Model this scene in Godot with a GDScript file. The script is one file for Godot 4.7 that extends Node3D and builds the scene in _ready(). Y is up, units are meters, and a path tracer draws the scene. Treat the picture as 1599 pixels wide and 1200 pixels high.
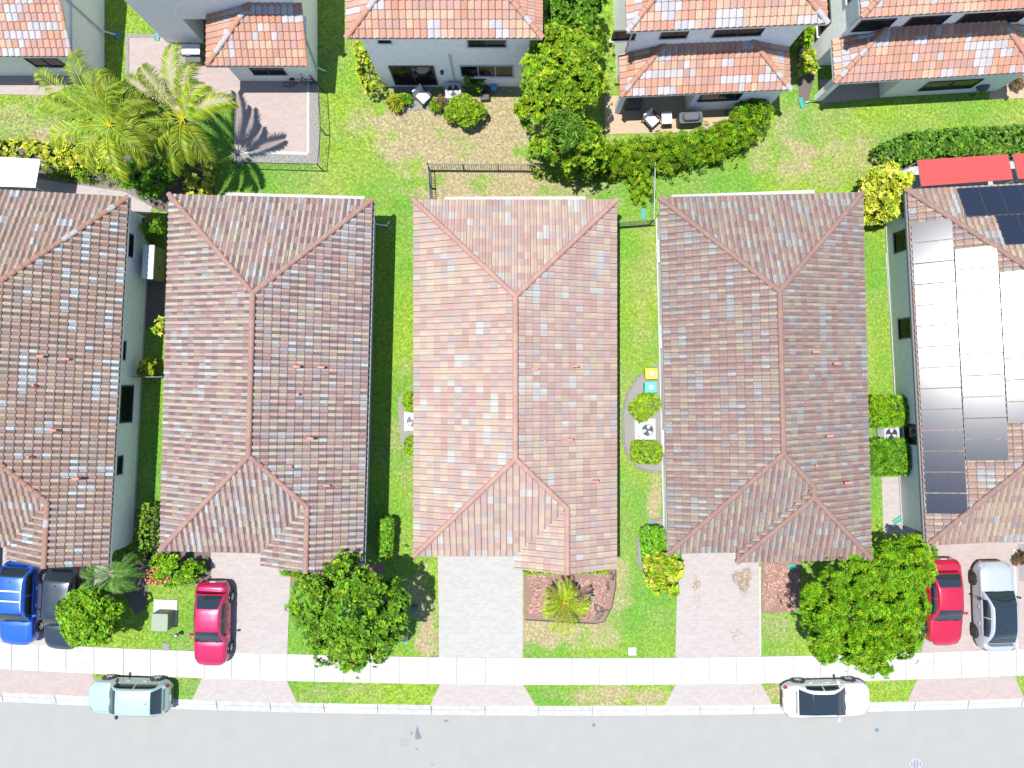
extends Node3D
# An aerial view, straight down from 39 m, of five tiled bungalows on a gently curving street.

const CAM_H := 39.0        # height of the drone above the lawn
const FOCAL := 1111.0      # focal length in pixels of the 1599 x 1200 photograph
const PITCH := 0.417       # roof pitch, 5 in 12
const ROAD_Y := -0.12

var rng := RandomNumberGenerator.new()
var M := {}
var used := {}
var hard := PackedByteArray()      # 0.1 m raster of paved ground
const RW := 640
const RH := 500
var dry_map := PackedFloat32Array()

# ------------------------------------------------------------------ helpers
class MB:
	var v := PackedVector3Array()
	var n := PackedVector3Array()
	var c := PackedColorArray()
	var uv := PackedVector2Array()
	var ix := PackedInt32Array()
	var col := Color.WHITE
	var look: Material
	func vert(p, nn):
		v.append(p); n.append(nn); c.append(col); uv.append(Vector2(p.x, p.z))
		return v.size() - 1
	func tri(a: Vector3, b: Vector3, d: Vector3, out: Vector3):
		var nn := (d - a).cross(b - a)
		if nn.length_squared() < 1e-14:
			return
		nn = nn.normalized()
		if nn.dot(out) < 0.0:
			var t := b
			b = d; d = t; nn = -nn
		var i := v.size()
		for p in [a, b, d]:
			vert(p, nn)
		ix.append_array([i, i + 1, i + 2])
	func quad(a: Vector3, b: Vector3, d: Vector3, e: Vector3, out: Vector3):
		tri(a, b, d, out)
		tri(a, d, e, out)
	func box(at: Vector3, s: Vector3, bs := Basis.IDENTITY):
		var x := bs.x * s.x * 0.5
		var y := bs.y * s.y * 0.5
		var z := bs.z * s.z * 0.5
		for k in [1.0, -1.0]:
			quad(at + x * k - y - z, at + x * k + y - z, at + x * k + y + z, at + x * k - y + z, x * k)
			quad(at + y * k - x - z, at + y * k + x - z, at + y * k + x + z, at + y * k - x + z, y * k)
			quad(at + z * k - x - y, at + z * k + x - y, at + z * k + x + y, at + z * k - x + y, z * k)
	func tube(pts: Array, rad: Array, sides := 8, caps := true):
		var rings := []
		for i in pts.size():
			var d: Vector3 = (pts[mini(i + 1, pts.size() - 1)] - pts[maxi(i - 1, 0)]).normalized()
			var s := d.cross(Vector3.UP if absf(d.y) < 0.9 else Vector3.RIGHT).normalized()
			var t := s.cross(d)
			var ring := []
			for k in sides:
				var a := TAU * k / sides
				ring.append([pts[i] + (s * cos(a) + t * sin(a)) * rad[i], s * cos(a) + t * sin(a)])
			rings.append(ring)
		for i in pts.size() - 1:
			for k in sides:
				var k2 := (k + 1) % sides
				var q := [rings[i][k], rings[i][k2], rings[i + 1][k2], rings[i + 1][k]]
				sm(q[0], q[1], q[2]); sm(q[0], q[2], q[3])
		if caps:
			for e in [0, pts.size() - 1]:
				var o: Vector3 = pts[e] - pts[1 if e == 0 else e - 1]
				for k in sides:
					tri(pts[e], rings[e][k][0], rings[e][(k + 1) % sides][0], o)
	func sm(a, b, d):   # a triangle of [point, normal] pairs, turned to face its normals
		var nn: Vector3 = (d[0] - a[0]).cross(b[0] - a[0])
		if nn.length_squared() < 1e-14:
			return
		var q := [a, b, d] if nn.dot(a[1] + b[1] + d[1]) > 0.0 else [a, d, b]
		var i := v.size()
		for p in q:
			vert(p[0], p[1])
		ix.append_array([i, i + 1, i + 2])
	func grid(rows: Array, out_from: Vector3, wrap := false):   # smooth sheet of points, turned away from out_from
		var R := rows.size()
		var C: int = rows[0].size()
		var nn := []
		for r in R:
			var line := []
			for k in C:
				line.append(Vector3.ZERO)
			nn.append(line)
		var CC := C if wrap else C - 1
		for r in R - 1:
			for k in CC:
				var k2 := (k + 1) % C
				var a: Vector3 = rows[r][k]
				var fn: Vector3 = (rows[r + 1][k2] - a).cross(rows[r][k2] - rows[r + 1][k])
				var mid: Vector3 = (a + rows[r + 1][k2] + rows[r][k2] + rows[r + 1][k]) * 0.25
				if fn.dot(mid - out_from) < 0.0:
					fn = -fn
				for q in [[r, k], [r, k2], [r + 1, k2], [r + 1, k]]:
					nn[q[0]][q[1]] += fn
		for r in R - 1:
			for k in CC:
				var k2 := (k + 1) % C
				var q := []
				for e in [[r, k], [r, k2], [r + 1, k2], [r + 1, k]]:
					q.append([rows[e[0]][e[1]], nn[e[0]][e[1]].normalized()])
				sm(q[0], q[1], q[2]); sm(q[0], q[2], q[3])
	func prism(poly: PackedVector2Array, y0: float, y1: float, bottom := false):
		var t := Geometry2D.triangulate_polygon(poly)
		for i in range(0, t.size(), 3):
			var a := poly[t[i]]; var b := poly[t[i + 1]]; var d := poly[t[i + 2]]
			tri(Vector3(a.x, y1, a.y), Vector3(b.x, y1, b.y), Vector3(d.x, y1, d.y), Vector3.UP)
			if bottom:
				tri(Vector3(a.x, y0, a.y), Vector3(b.x, y0, b.y), Vector3(d.x, y0, d.y), Vector3.DOWN)
		var cw := -1.0 if Geometry2D.is_polygon_clockwise(poly) else 1.0
		for i in poly.size():
			var a := poly[i]; var b := poly[(i + 1) % poly.size()]
			var e := (b - a)
			quad(Vector3(a.x, y0, a.y), Vector3(b.x, y0, b.y), Vector3(b.x, y1, b.y), Vector3(a.x, y1, a.y), Vector3(e.y, 0, -e.x) * cw)
	func rslab(at: Vector3, w: float, h: float, d: float, r: float, ch: float, turn := 0.0, top_scale := 1.0):   # rounded, chamfered block standing on at
		var base := []
		for q in 4:
			for s in 4:
				var a: float = PI / 2 * (q + s / 3.0)
				var cx := (w * 0.5 - r) * (1.0 if q in [0, 3] else -1.0)
				var cz := (d * 0.5 - r) * (1.0 if q < 2 else -1.0)
				base.append(Vector2(cx + cos(a) * r, cz + sin(a) * r))
		var lv := [[0.0, 1.0], [h - ch, top_scale], [h - ch * 0.3, top_scale * (1.0 - ch * 0.6 / w)], [h, top_scale * (1.0 - 2.0 * ch / w)]]
		var rows := []
		for l in lv:
			var row := []
			for p in base:
				var q: Vector2 = (p * l[1]).rotated(-turn)
				row.append(at + Vector3(q.x, l[0], q.y))
			rows.append(row)
		for r2 in rows.size() - 1:
			for k in 16:
				var k2 := (k + 1) % 16
				var o: Vector3 = (rows[r2][k] + rows[r2][k2]) * 0.5 - at - Vector3.UP * h * 0.4
				quad(rows[r2][k], rows[r2][k2], rows[r2 + 1][k2], rows[r2 + 1][k], o)
		for k in 16:
			tri(at + Vector3.UP * h, rows[3][k], rows[3][(k + 1) % 16], Vector3.UP)
	func mesh(mat: Material) -> ArrayMesh:
		var a := []
		a.resize(Mesh.ARRAY_MAX)
		a[Mesh.ARRAY_VERTEX] = v; a[Mesh.ARRAY_NORMAL] = n; a[Mesh.ARRAY_COLOR] = c; a[Mesh.ARRAY_TEX_UV] = uv; a[Mesh.ARRAY_INDEX] = ix
		var m := ArrayMesh.new()
		m.add_surface_from_arrays(Mesh.PRIMITIVE_TRIANGLES, a)
		m.surface_set_material(0, mat)
		return m

func P(px: float, py: float, h := 0.0) -> Vector3:      # the point of the place at height h that the photograph shows at (px, py)
	var k := (CAM_H - h) / FOCAL
	return Vector3((px - 800.0) * k, h, (py - 600.0) * k)

func P2(px: float, py: float, h := 0.0) -> Vector2:
	var p := P(px, py, h)
	return Vector2(p.x, p.z)

func poly(list: Array, h := 0.0) -> PackedVector2Array:
	var r := PackedVector2Array()
	for q in list:
		r.append(P2(q[0], q[1], h))
	return r

func numbered(called: String) -> String:
	var k: int = used.get(called, 0)
	used[called] = k + 1
	return called if k == 0 else "%s_%03d" % [called, k]

func thing(called: String, label: String, category: String, at := Vector3.ZERO, turn := 0.0, group := "") -> Node3D:
	var o := Node3D.new()
	o.name = numbered(called)
	add_child(o)
	o.position = at
	o.rotation.y = turn
	tag(o, label, category, group)
	return o

func tag(o, label: String, category: String, group := ""):
	o.set_meta("label", label)
	o.set_meta("category", category)
	if group:
		o.set_meta("group", group)

func part(called: String, mesh: Mesh, parent: Node) -> MeshInstance3D:
	var o := MeshInstance3D.new()
	o.name = called
	o.mesh = mesh
	parent.add_child(o, true)
	return o

func setting(called: String, mb: MB, mat: Material) -> MeshInstance3D:
	var o := part(numbered(called), mb.mesh(mat), self)
	o.set_meta("kind", "structure")
	o.set_meta("label", called.replace("_", " "))
	return o

func lin(r: float, g: float, b: float) -> Color:         # a linear base colour as the sRGB value that materials take
	return Color(r, g, b).linear_to_srgb()

func noise_tex(sd: int, freq: float, lo: float, hi: float, size := 512, oct := 4, contrast := 1.0) -> ImageTexture:
	var f := FastNoiseLite.new()
	f.seed = sd
	f.noise_type = FastNoiseLite.TYPE_SIMPLEX_SMOOTH
	f.frequency = freq
	f.fractal_octaves = oct
	var im := f.get_seamless_image(size, size)
	im.convert(Image.FORMAT_L8)
	var d := im.get_data()
	for i in d.size():
		var t := clampf((d[i] / 255.0 - 0.5) * contrast + 0.5, 0.0, 1.0)
		d[i] = int(255.0 * (lo + (hi - lo) * t))
	return ImageTexture.create_from_image(Image.create_from_data(size, size, false, Image.FORMAT_L8, d))

func mat(key: String, col: Color, rough := 0.8, tex = null, tex_scale := 1.0, opts := {}) -> StandardMaterial3D:
	var m := StandardMaterial3D.new()
	m.resource_name = key
	m.albedo_color = col
	m.roughness = rough
	if tex:
		m.albedo_texture = tex
		m.uv1_triplanar = true
		m.uv1_world_triplanar = true
		m.uv1_scale = Vector3.ONE * tex_scale
	for k in opts:
		m.set(k, opts[k])
	M[key] = m
	return m

func materials():
	var fine := noise_tex(1, 0.05, 0.86, 1.0, 512, 5, 1.5)
	var coarse := noise_tex(2, 0.016, 0.91, 1.0, 512, 6, 1.8)
	var speck := noise_tex(3, 0.2, 0.62, 1.0, 512, 3, 2.0)
	var streak := noise_tex(4, 0.045, 0.66, 1.0, 512, 5, 2.4)
	var fine_n := noise_tex(5, 0.2, 0.0, 1.0, 512, 3, 1.5)
	mat("tile", Color.WHITE, 0.85, streak, 0.9, {"vertex_color_use_as_albedo": true})
	mat("tile_fresh", Color.WHITE, 0.8, fine, 1.1, {"vertex_color_use_as_albedo": true})
	mat("deck", lin(0.05, 0.032, 0.026), 0.95)
	var calm := noise_tex(6, 0.02, 0.95, 1.0, 512, 5, 1.4)
	mat("stucco", lin(0.82, 0.815, 0.79), 0.9, calm, 0.25)
	mat("stucco_cream", lin(0.78, 0.76, 0.7), 0.9, calm, 0.25)
	mat("trim", lin(0.68, 0.67, 0.64), 0.6)
	mat("soffit", lin(0.5, 0.48, 0.45), 0.9)
	mat("glass", lin(0.008, 0.009, 0.011), 0.08, null, 1.0, {"metallic_specular": 0.25})
	mat("frame_dark", lin(0.03, 0.03, 0.032), 0.45)
	mat("gutter", lin(0.07, 0.085, 0.095), 0.5)
	mat("white_metal", lin(0.5, 0.51, 0.52), 0.45)
	mat("grey_metal", lin(0.42, 0.44, 0.46), 0.5, coarse, 0.6)
	mat("lid_grey", lin(0.3, 0.31, 0.33), 0.5)
	mat("plastic_jade", lin(0.03, 0.22, 0.18), 0.6)
	mat("black_metal", lin(0.02, 0.02, 0.022), 0.5)
	mat("concrete", lin(0.385, 0.38, 0.365), 0.9, coarse, 0.35)
	mat("concrete_b", lin(0.365, 0.36, 0.345), 0.9, coarse, 0.28)
	mat("concrete_c", lin(0.4, 0.39, 0.37), 0.9, coarse, 0.4)
	mat("kerb_pale", lin(0.345, 0.338, 0.318), 0.9, coarse, 0.3)
	mat("concrete_old", lin(0.26, 0.25, 0.235), 0.95, streak, 0.5)
	mat("joint", lin(0.24, 0.22, 0.2), 1.0)
	mat("asphalt", lin(0.26, 0.258, 0.242), 0.95, road_tex(), 0.1)
	mat("asphalt_patch", lin(0.12, 0.15, 0.17), 0.9, fine, 1.0)
	mat("asphalt_worn", lin(0.24, 0.243, 0.24), 0.95, fine, 1.0)
	var pv := paver_tex()
	mat("paver_pink", lin(0.305, 0.272, 0.256), 0.92, pv, 0.4)
	mat("paver_red", lin(0.3, 0.245, 0.225), 0.92, pv, 0.4)
	mat("paver_grey", lin(0.304, 0.295, 0.278), 0.92, pv, 0.4)
	mat("paver_peach", lin(0.36, 0.27, 0.18), 0.92, pv, 0.4)
	mat("mulch", lin(0.29, 0.18, 0.14), 1.0, speck, 0.8)
	mat("soil", lin(0.16, 0.13, 0.11), 1.0, speck, 0.6)
	mat("gravel", lin(0.3, 0.285, 0.27), 1.0, speck, 1.2)
	mat("ground", lin(0.1, 0.13, 0.04), 1.0)
	mat("leaf", Color.WHITE, 0.45, null, 1.0, {"metallic_specular": 0.3, "vertex_color_use_as_albedo": true, "backlight_enabled": true, "backlight": lin(0.06, 0.1, 0.01)})
	mat("frond", Color.WHITE, 0.5, null, 1.0, {"metallic_specular": 0.25, "vertex_color_use_as_albedo": true, "backlight_enabled": true, "backlight": lin(0.07, 0.09, 0.01)})
	mat("grass", Color.WHITE, 0.8, null, 1.0, {"vertex_color_use_as_albedo": true})
	mat("fleck", Color.WHITE, 1.0, null, 1.0, {"vertex_color_use_as_albedo": true})
	mat("bark", lin(0.16, 0.12, 0.085), 1.0, streak, 1.5)
	mat("palm_bark", lin(0.22, 0.19, 0.15), 1.0, streak, 1.5)
	mat("solar", lin(0.014, 0.02, 0.036), 0.2, null, 1.0, {"metallic_specular": 0.3})
	mat("solar_rim", lin(0.06, 0.063, 0.07), 0.36, null, 1.0, {"metallic_specular": 0.3})
	mat("canvas_red", lin(0.4, 0.045, 0.04), 0.75, fine, 0.6)
	mat("canvas_white", lin(0.72, 0.71, 0.74), 0.7)
	mat("tyre", lin(0.018, 0.018, 0.018), 0.9)
	mat("rim", lin(0.5, 0.51, 0.52), 0.3, null, 1.0, {"metallic": 0.8})
	mat("rim_dark", lin(0.06, 0.06, 0.065), 0.35, null, 1.0, {"metallic": 0.6})
	mat("car_glass", lin(0.012, 0.02, 0.024), 0.04, null, 1.0, {"metallic_specular": 0.65})
	mat("car_black", lin(0.012, 0.012, 0.014), 0.35)
	mat("lamp_red", lin(0.4, 0.015, 0.03), 0.15)
	mat("lamp_clear", lin(0.5, 0.52, 0.54), 0.1)
	mat("plastic_teal", lin(0.03, 0.33, 0.27), 0.5)
	mat("plastic_green", lin(0.04, 0.24, 0.17), 0.6)
	mat("plastic_yellow", lin(0.5, 0.4, 0.015), 0.5)
	mat("plastic_blue", lin(0.08, 0.27, 0.5), 0.5)
	mat("plastic_white", lin(0.5, 0.5, 0.51), 0.5)
	mat("box_green", lin(0.2, 0.24, 0.17), 0.55, fine, 0.8)
	mat("salmon", lin(0.5, 0.17, 0.13), 0.7)
	mat("olive", lin(0.13, 0.13, 0.07), 0.8, fine, 0.8)
	mat("dark_cover", lin(0.06, 0.065, 0.07), 0.65)
	mat("cushion", lin(0.42, 0.4, 0.41), 0.9)

func road_tex() -> ImageTexture:
	var a := FastNoiseLite.new(); a.seed = 21; a.frequency = 0.006; a.fractal_octaves = 5
	var b := FastNoiseLite.new(); b.seed = 22; b.frequency = 0.35; b.fractal_octaves = 2
	var ia := a.get_seamless_image(1024, 1024); ia.convert(Image.FORMAT_L8)
	var ib := b.get_seamless_image(1024, 1024); ib.convert(Image.FORMAT_L8)
	var da := ia.get_data(); var db := ib.get_data()
	for i in da.size():
		da[i] = int(clampf(240.0 + (da[i] - 128) * 0.03 + (db[i] - 128) * 0.2, 0, 255))
	return ImageTexture.create_from_image(Image.create_from_data(1024, 1024, false, Image.FORMAT_L8, da))

func paver_tex() -> ImageTexture:       # small pavers, about 12 x 24 cm, too fine to tell apart from the air: 2.5 m a side
	var im := Image.create(512, 512, false, Image.FORMAT_RGB8)
	im.fill(Color(0.93, 0.92, 0.915))
	var r := RandomNumberGenerator.new(); r.seed = 77
	for j in 20:
		for i in 10:
			var t := r.randf_range(0.945, 1.0)
			var w := r.randf_range(-0.012, 0.012)
			var x := (i * 51 + (25 if j % 2 else 0)) % 512
			var y := int(j * 25.6)
			im.fill_rect(Rect2i(x, y, 49, 23), Color(t + w, t, t - w))
			if x + 49 > 512:
				im.fill_rect(Rect2i(0, y, x + 49 - 512, 23), Color(t + w, t, t - w))
	return ImageTexture.create_from_image(im)

func win_rect(parent: Node3D, origin: Vector3, ud: Vector3, out: Vector3, u0: float, u1: float, h0: float, h1: float, panes := 2):
	# frame, mullions and dark panes on a wall whose face passes through origin
	var bs := Basis(ud, Vector3.UP, out)
	var c := origin + ud * (u0 + u1) * 0.5 + Vector3.UP * (h0 + h1) * 0.5
	var w := u1 - u0
	var hh := h1 - h0
	var f := MB.new()
	for s: float in [-1.0, 1.0]:
		f.box(c + ud * s * (w * 0.5 + 0.02) + out * 0.03, Vector3(0.05, hh + 0.09, 0.06), bs)
		f.box(c + Vector3.UP * s * (hh * 0.5 + 0.02) + out * 0.03, Vector3(w - 0.012, 0.05, 0.06), bs)
	for k in range(1, panes):
		f.box(c + ud * (w * k / panes - w * 0.5) + out * 0.03, Vector3(0.05, hh - 0.02, 0.05), bs)
	var o := part("window", f.mesh(M.frame_dark if panes < 3 else M.grey_metal), parent)
	for k in panes:
		var g := MB.new()
		g.box(c + ud * (w * (k + 0.5) / panes - w * 0.5) + out * 0.006, Vector3(w / panes - 0.04, hh - 0.01, 0.03), bs)
		part("pane", g.mesh(M.glass), o)
	if h0 > 0.5:
		var sl := MB.new()
		sl.box(c - Vector3.UP * (hh * 0.5 + 0.09) + out * 0.05, Vector3(w + 0.2, 0.08, 0.12), bs)
		part("sill", sl.mesh(M.trim), o)

# ------------------------------------------------------------------ roofs
const TILE_W := 0.315
const TILE_V := 0.36

class Roof:
	var mb: MB
	var full := []          # whole tiles: [origin, U, V, colour number]
	var node: MeshInstance3D
	var pal: Array
	var amp := 0.045
	var h0 := 3.0
	var keep := 0.35

func tile_rows(amp: float) -> Array:      # [u, y] across a tile: pan, roll, pan
	var r := []
	for q in [[0.0, 0.0], [0.36, 0.0], [0.42, 0.5], [0.52, 0.86], [0.66, 1.0], [0.81, 0.86], [0.93, 0.5], [1.0, 0.0]]:
		r.append([q[0] * TILE_W, q[1] * amp])
	return r

func tile_tris(amp: float) -> Array:      # triangles of one tile as Vector3(u, y, v) with normals in the same axes
	var t := []
	var r := tile_rows(amp)
	var lip := 0.055
	var g := 0.009
	for k in r.size() - 1:
		var a: Vector3 = Vector3(clampf(r[k][0], g, TILE_W - g), r[k][1] + lip, 0.0)
		var b: Vector3 = Vector3(clampf(r[k + 1][0], g, TILE_W - g), r[k + 1][1] + lip, 0.0)
		var a2 := Vector3(a.x, r[k][1] + TILE_V * PITCH, TILE_V)
		var b2 := Vector3(b.x, r[k + 1][1] + TILE_V * PITCH, TILE_V)
		var na := slope_n(r, k)
		var nb := slope_n(r, k + 1)
		var pan := k < 2
		t.append([a, na, b, nb, b2, nb, pan]); t.append([a, na, b2, nb, a2, na, pan])
		var a3 := a - Vector3(0, 0.07, 0)
		var b3 := b - Vector3(0, 0.07, 0)
		var f := Vector3(0, 0, -1)
		t.append([a3, f, b3, f, b, f, pan]); t.append([a3, f, b, f, a, f, pan])
	return t

func slope_n(r: Array, k: int) -> Vector3:
	var k0 := maxi(k - 1, 0)
	var k1 := mini(k + 1, r.size() - 1)
	var dy: float = (r[k1][1] - r[k0][1]) / maxf(r[k1][0] - r[k0][0], 0.01)
	return Vector3(-dy, 1.0, -PITCH).normalized()

func clip_half(pts: Array, a: Vector2, b: Vector2, s: float) -> Array:   # pts: [[Vector3(u,y,v), normal]]
	var out := []
	var e := b - a
	for i in pts.size():
		var p = pts[i]
		var q = pts[(i + 1) % pts.size()]
		var dp: float = e.cross(Vector2(p[0].x, p[0].z) - a) * s
		var dq: float = e.cross(Vector2(q[0].x, q[0].z) - a) * s
		if dp >= 0.0:
			out.append(p)
		if (dp >= 0.0) != (dq >= 0.0):
			var t := dp / (dp - dq)
			out.append([p[0].lerp(q[0], t), p[1].lerp(q[1], t)])
	return out

func roof_face(rf: Roof, ea: Vector2, eb: Vector2, pl: Array, near := Rect2(-1000, -1000, 2000, 2000)):
	# tiles one slope: ea-eb is its eave in plan, pl its outline
	var poly2 := PackedVector2Array(pl)
	var mid := Vector2.ZERO
	for p in poly2:
		mid += p / poly2.size()
	var e := (eb - ea).normalized()
	var vd := Vector2(-e.y, e.x)
	if vd.dot(mid - ea) < 0.0:
		vd = -vd
	var V := Vector3(vd.x, 0, vd.y)
	var U := V.cross(Vector3.UP)
	var ud := Vector2(U.x, U.z)
	# deck below the tiles
	var tr := Geometry2D.triangulate_polygon(poly2)
	var deck := func(p: Vector2): return Vector3(p.x, rf.h0 + (p - ea).dot(vd) * PITCH - 0.012, p.y)
	for i in range(0, tr.size(), 3):
		rf.mb.tri(deck.call(poly2[tr[i]]), deck.call(poly2[tr[i + 1]]), deck.call(poly2[tr[i + 2]]), Vector3.UP)
	var loc := PackedVector2Array()
	var lo := Vector2(1e9, 1e9)
	var hi := -lo
	for p in poly2:
		var q := Vector2((p - ea).dot(ud), (p - ea).dot(vd))
		loc.append(q)
		lo = lo.min(q); hi = hi.max(q)
	var pieces := Geometry2D.decompose_polygon_in_convex(loc)
	var tris := tile_tris(rf.amp)
	var last := 0
	var cut := []
	var nv := int(ceil((hi.y - lo.y) / TILE_V))
	var nu := int(ceil((hi.x - lo.x) / TILE_W))
	for j in nv:
		for i in nu:
			if rng.randf() > rf.keep:
				last = rng.randi() % (rf.pal.size() / 3) * 3
			last = last / 3 * 3 + rng.randi() % 3
			var o := Vector2(lo.x + i * TILE_W, lo.y + j * TILE_V)
			var w := ea + ud * o.x + vd * o.y
			if not near.has_point(w):
				continue
			var inside := false
			var touched := []
			for pc in pieces:
				var all := true
				for c in [o, o + Vector2(TILE_W, 0), o + Vector2(TILE_W, TILE_V), o + Vector2(0, TILE_V)]:
					if not Geometry2D.is_point_in_polygon(c, pc):
						all = false
						break
				if all:
					inside = true
					break
			var base := Vector3(w.x, rf.h0 + o.y * PITCH, w.y)
			if inside:
				rf.full.append([base, U, V, last])
				continue
			for pc in pieces:
				var s := -1.0 if Geometry2D.is_polygon_clockwise(pc) else 1.0
				# Godot's y grows downwards on screen, so test the sign with the piece's own middle
				var m := Vector2.ZERO
				for p in pc:
					m += p / pc.size()
				s = 1.0 if (pc[1] - pc[0]).cross(m - pc[0]) > 0.0 else -1.0
				for t in tris:
					var pts := [[t[0] + Vector3(o.x, 0, o.y), t[1]], [t[2] + Vector3(o.x, 0, o.y), t[3]], [t[4] + Vector3(o.x, 0, o.y), t[5]]]
					for k in pc.size():
						pts = clip_half(pts, pc[k], pc[(k + 1) % pc.size()], s)
						if pts.size() < 3:
							break
					if pts.size() >= 3:
						cut.append([pts, last, o, t[6]])
	for cpt in cut:
		var q := []
		for p in cpt[0]:
			var l: Vector3 = p[0]
			q.append([Vector3(ea.x, rf.h0, ea.y) + U * l.x + V * l.z + Vector3.UP * (l.y + cpt[2].y * PITCH), U * p[1].x + V * p[1].z + Vector3.UP * p[1].y])
		edge.col = rf.pal[cpt[1]][1 if cpt[3] else 0]
		for k in range(1, q.size() - 1):
			edge.sm(q[0], q[k], q[k + 1])

var edge: MB

func finish_roof(rf: Roof, house: Node3D, tile_mat: Material, fascia: MB):
	# the deck, 300 single tiles nearest the camera, the rest as one part
	rf.node = part("roof", rf.mb.mesh(M.deck), house)
	var eye := Vector3(0, CAM_H, 0)
	var xf := house.transform
	var order := []
	for i in rf.full.size():
		var p: Vector3 = xf * rf.full[i][0]
		var k := FOCAL / (CAM_H - p.y)
		var seen := absf(p.x * k) < 790.0 and absf(p.z * k) < 590.0
		order.append([p.distance_to(eye) + (0.0 if seen else 1000.0), i])
	order.sort_custom(func(a, b): return a[0] < b[0])
	var tris := tile_tris(rf.amp)
	var shapes := []
	for c in rf.pal:
		var mb := MB.new()
		for t in tris:
			mb.col = c[1 if t[6] else 0]
			var q := []
			for k in [0, 2, 4]:
				q.append([Vector3(t[k].x, t[k].y, -t[k].z), Vector3(t[k + 1].x, t[k + 1].y, -t[k + 1].z)])
			mb.sm(q[0], q[1], q[2])
		shapes.append(mb.mesh(tile_mat))
	var rest := edge
	var one: MB = MB.new()
	var dirty := []
	for t in tris:
		dirty.append(1 if t[6] else 0)
		one.sm([t[0], t[1]], [t[2], t[3]], [t[4], t[5]])
	for k in order.size():
		var f = rf.full[order[k][1]]
		if k < 300:
			var o := part("roof_tile", shapes[f[3]], rf.node)
			o.transform = Transform3D(Basis(f[1], Vector3.UP, -f[2]), f[0])
			continue
		var at := rest.v.size()
		var tint: Array = rf.pal[f[3]]
		for i in range(0, one.v.size(), 3):
			# the mirrored axes (u, y, v) are left-handed: keep the winding by swapping two corners
			for e in [i, i + 2, i + 1]:
				var p := one.v[e]; var nn := one.n[e]
				rest.v.append(f[0] + f[1] * p.x + f[2] * p.z + Vector3.UP * p.y)
				rest.n.append(f[1] * nn.x + f[2] * nn.z + Vector3.UP * nn.y)
				rest.c.append(tint[dirty[i / 3]])
				rest.uv.append(Vector2.ZERO)
		for i in one.v.size():
			rest.ix.append(at + i)
	var r := part("roof_tile_field", rest.mesh(tile_mat), rf.node)
	r.set_meta("kind", "stuff")
	edge = null
	if fascia:
		part("fascia", fascia.mesh(M.trim), house)

func caps(roof: Node, a: Vector3, b: Vector3, cols: Array, tile_mat: Material, r := 0.13, from_low := true):
	# overlapping barrel tiles along a hip or ridge, each one a piece
	var L := a.distance_to(b)
	var d := (b - a).normalized()
	var nseg := int(maxf(1, round(L / 0.42)))
	var step := L / nseg
	var s := d.cross(Vector3.UP).normalized()
	var t := s.cross(d)
	var meshes := []
	for c in cols:
		var mb := MB.new()
		mb.col = c
		var rows := []
		for e: float in [0.0, 1.0]:
			var row := []
			for k in 7:
				var an := PI * k / 6.0
				var rr: float = r * (1.0 - 0.14 * e)
				row.append(Vector3(cos(an) * rr * 1.1, sin(an) * rr * 0.8 + (0.035 if e == 0.0 else 0.005), -(step + 0.04) * e))
			rows.append(row)
		mb.grid(rows, Vector3(0, -0.3, -step * 0.5))
		for k in 5:
			mb.tri(rows[0][0], rows[0][k + 1], rows[0][k + 2], Vector3(0, 0, 1))
		meshes.append(mb.mesh(tile_mat))
	for k in nseg:
		var o := part("ridge_tile", meshes[rng.randi() % meshes.size()], roof)
		o.transform = Transform3D(Basis(s, t, -d), a + d * step * k + t * 0.0)

func fascia_line(mb: MB, a: Vector3, b: Vector3, out: Vector3):
	var d := b - a
	mb.box((a + b) * 0.5 - Vector3.UP * 0.085 - out * 0.03, Vector3(d.length(), 0.15, 0.05), Basis(d.normalized(), d.normalized().cross(out) * -1.0, out))

func vent(roof: Node3D, house: Node3D, px: float, py: float, hh: float, tall := true):
	# a short pipe with a hooded collar standing on a slope
	var p := house.transform.affine_inverse() * P(px, py, hh)
	var mb := MB.new()
	mb.tube([p - Vector3.UP * 0.25, p + Vector3.UP * 0.12], [0.06, 0.055], 8)
	var hood := Vector3(0.16 if tall else 0.05, 0, 0)
	mb.tube([p + Vector3.UP * 0.12 - hood, p + Vector3.UP * 0.13 + hood], [0.075, 0.06], 8)
	part("vent_pipe", mb.mesh(M.salmon), roof)

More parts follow.
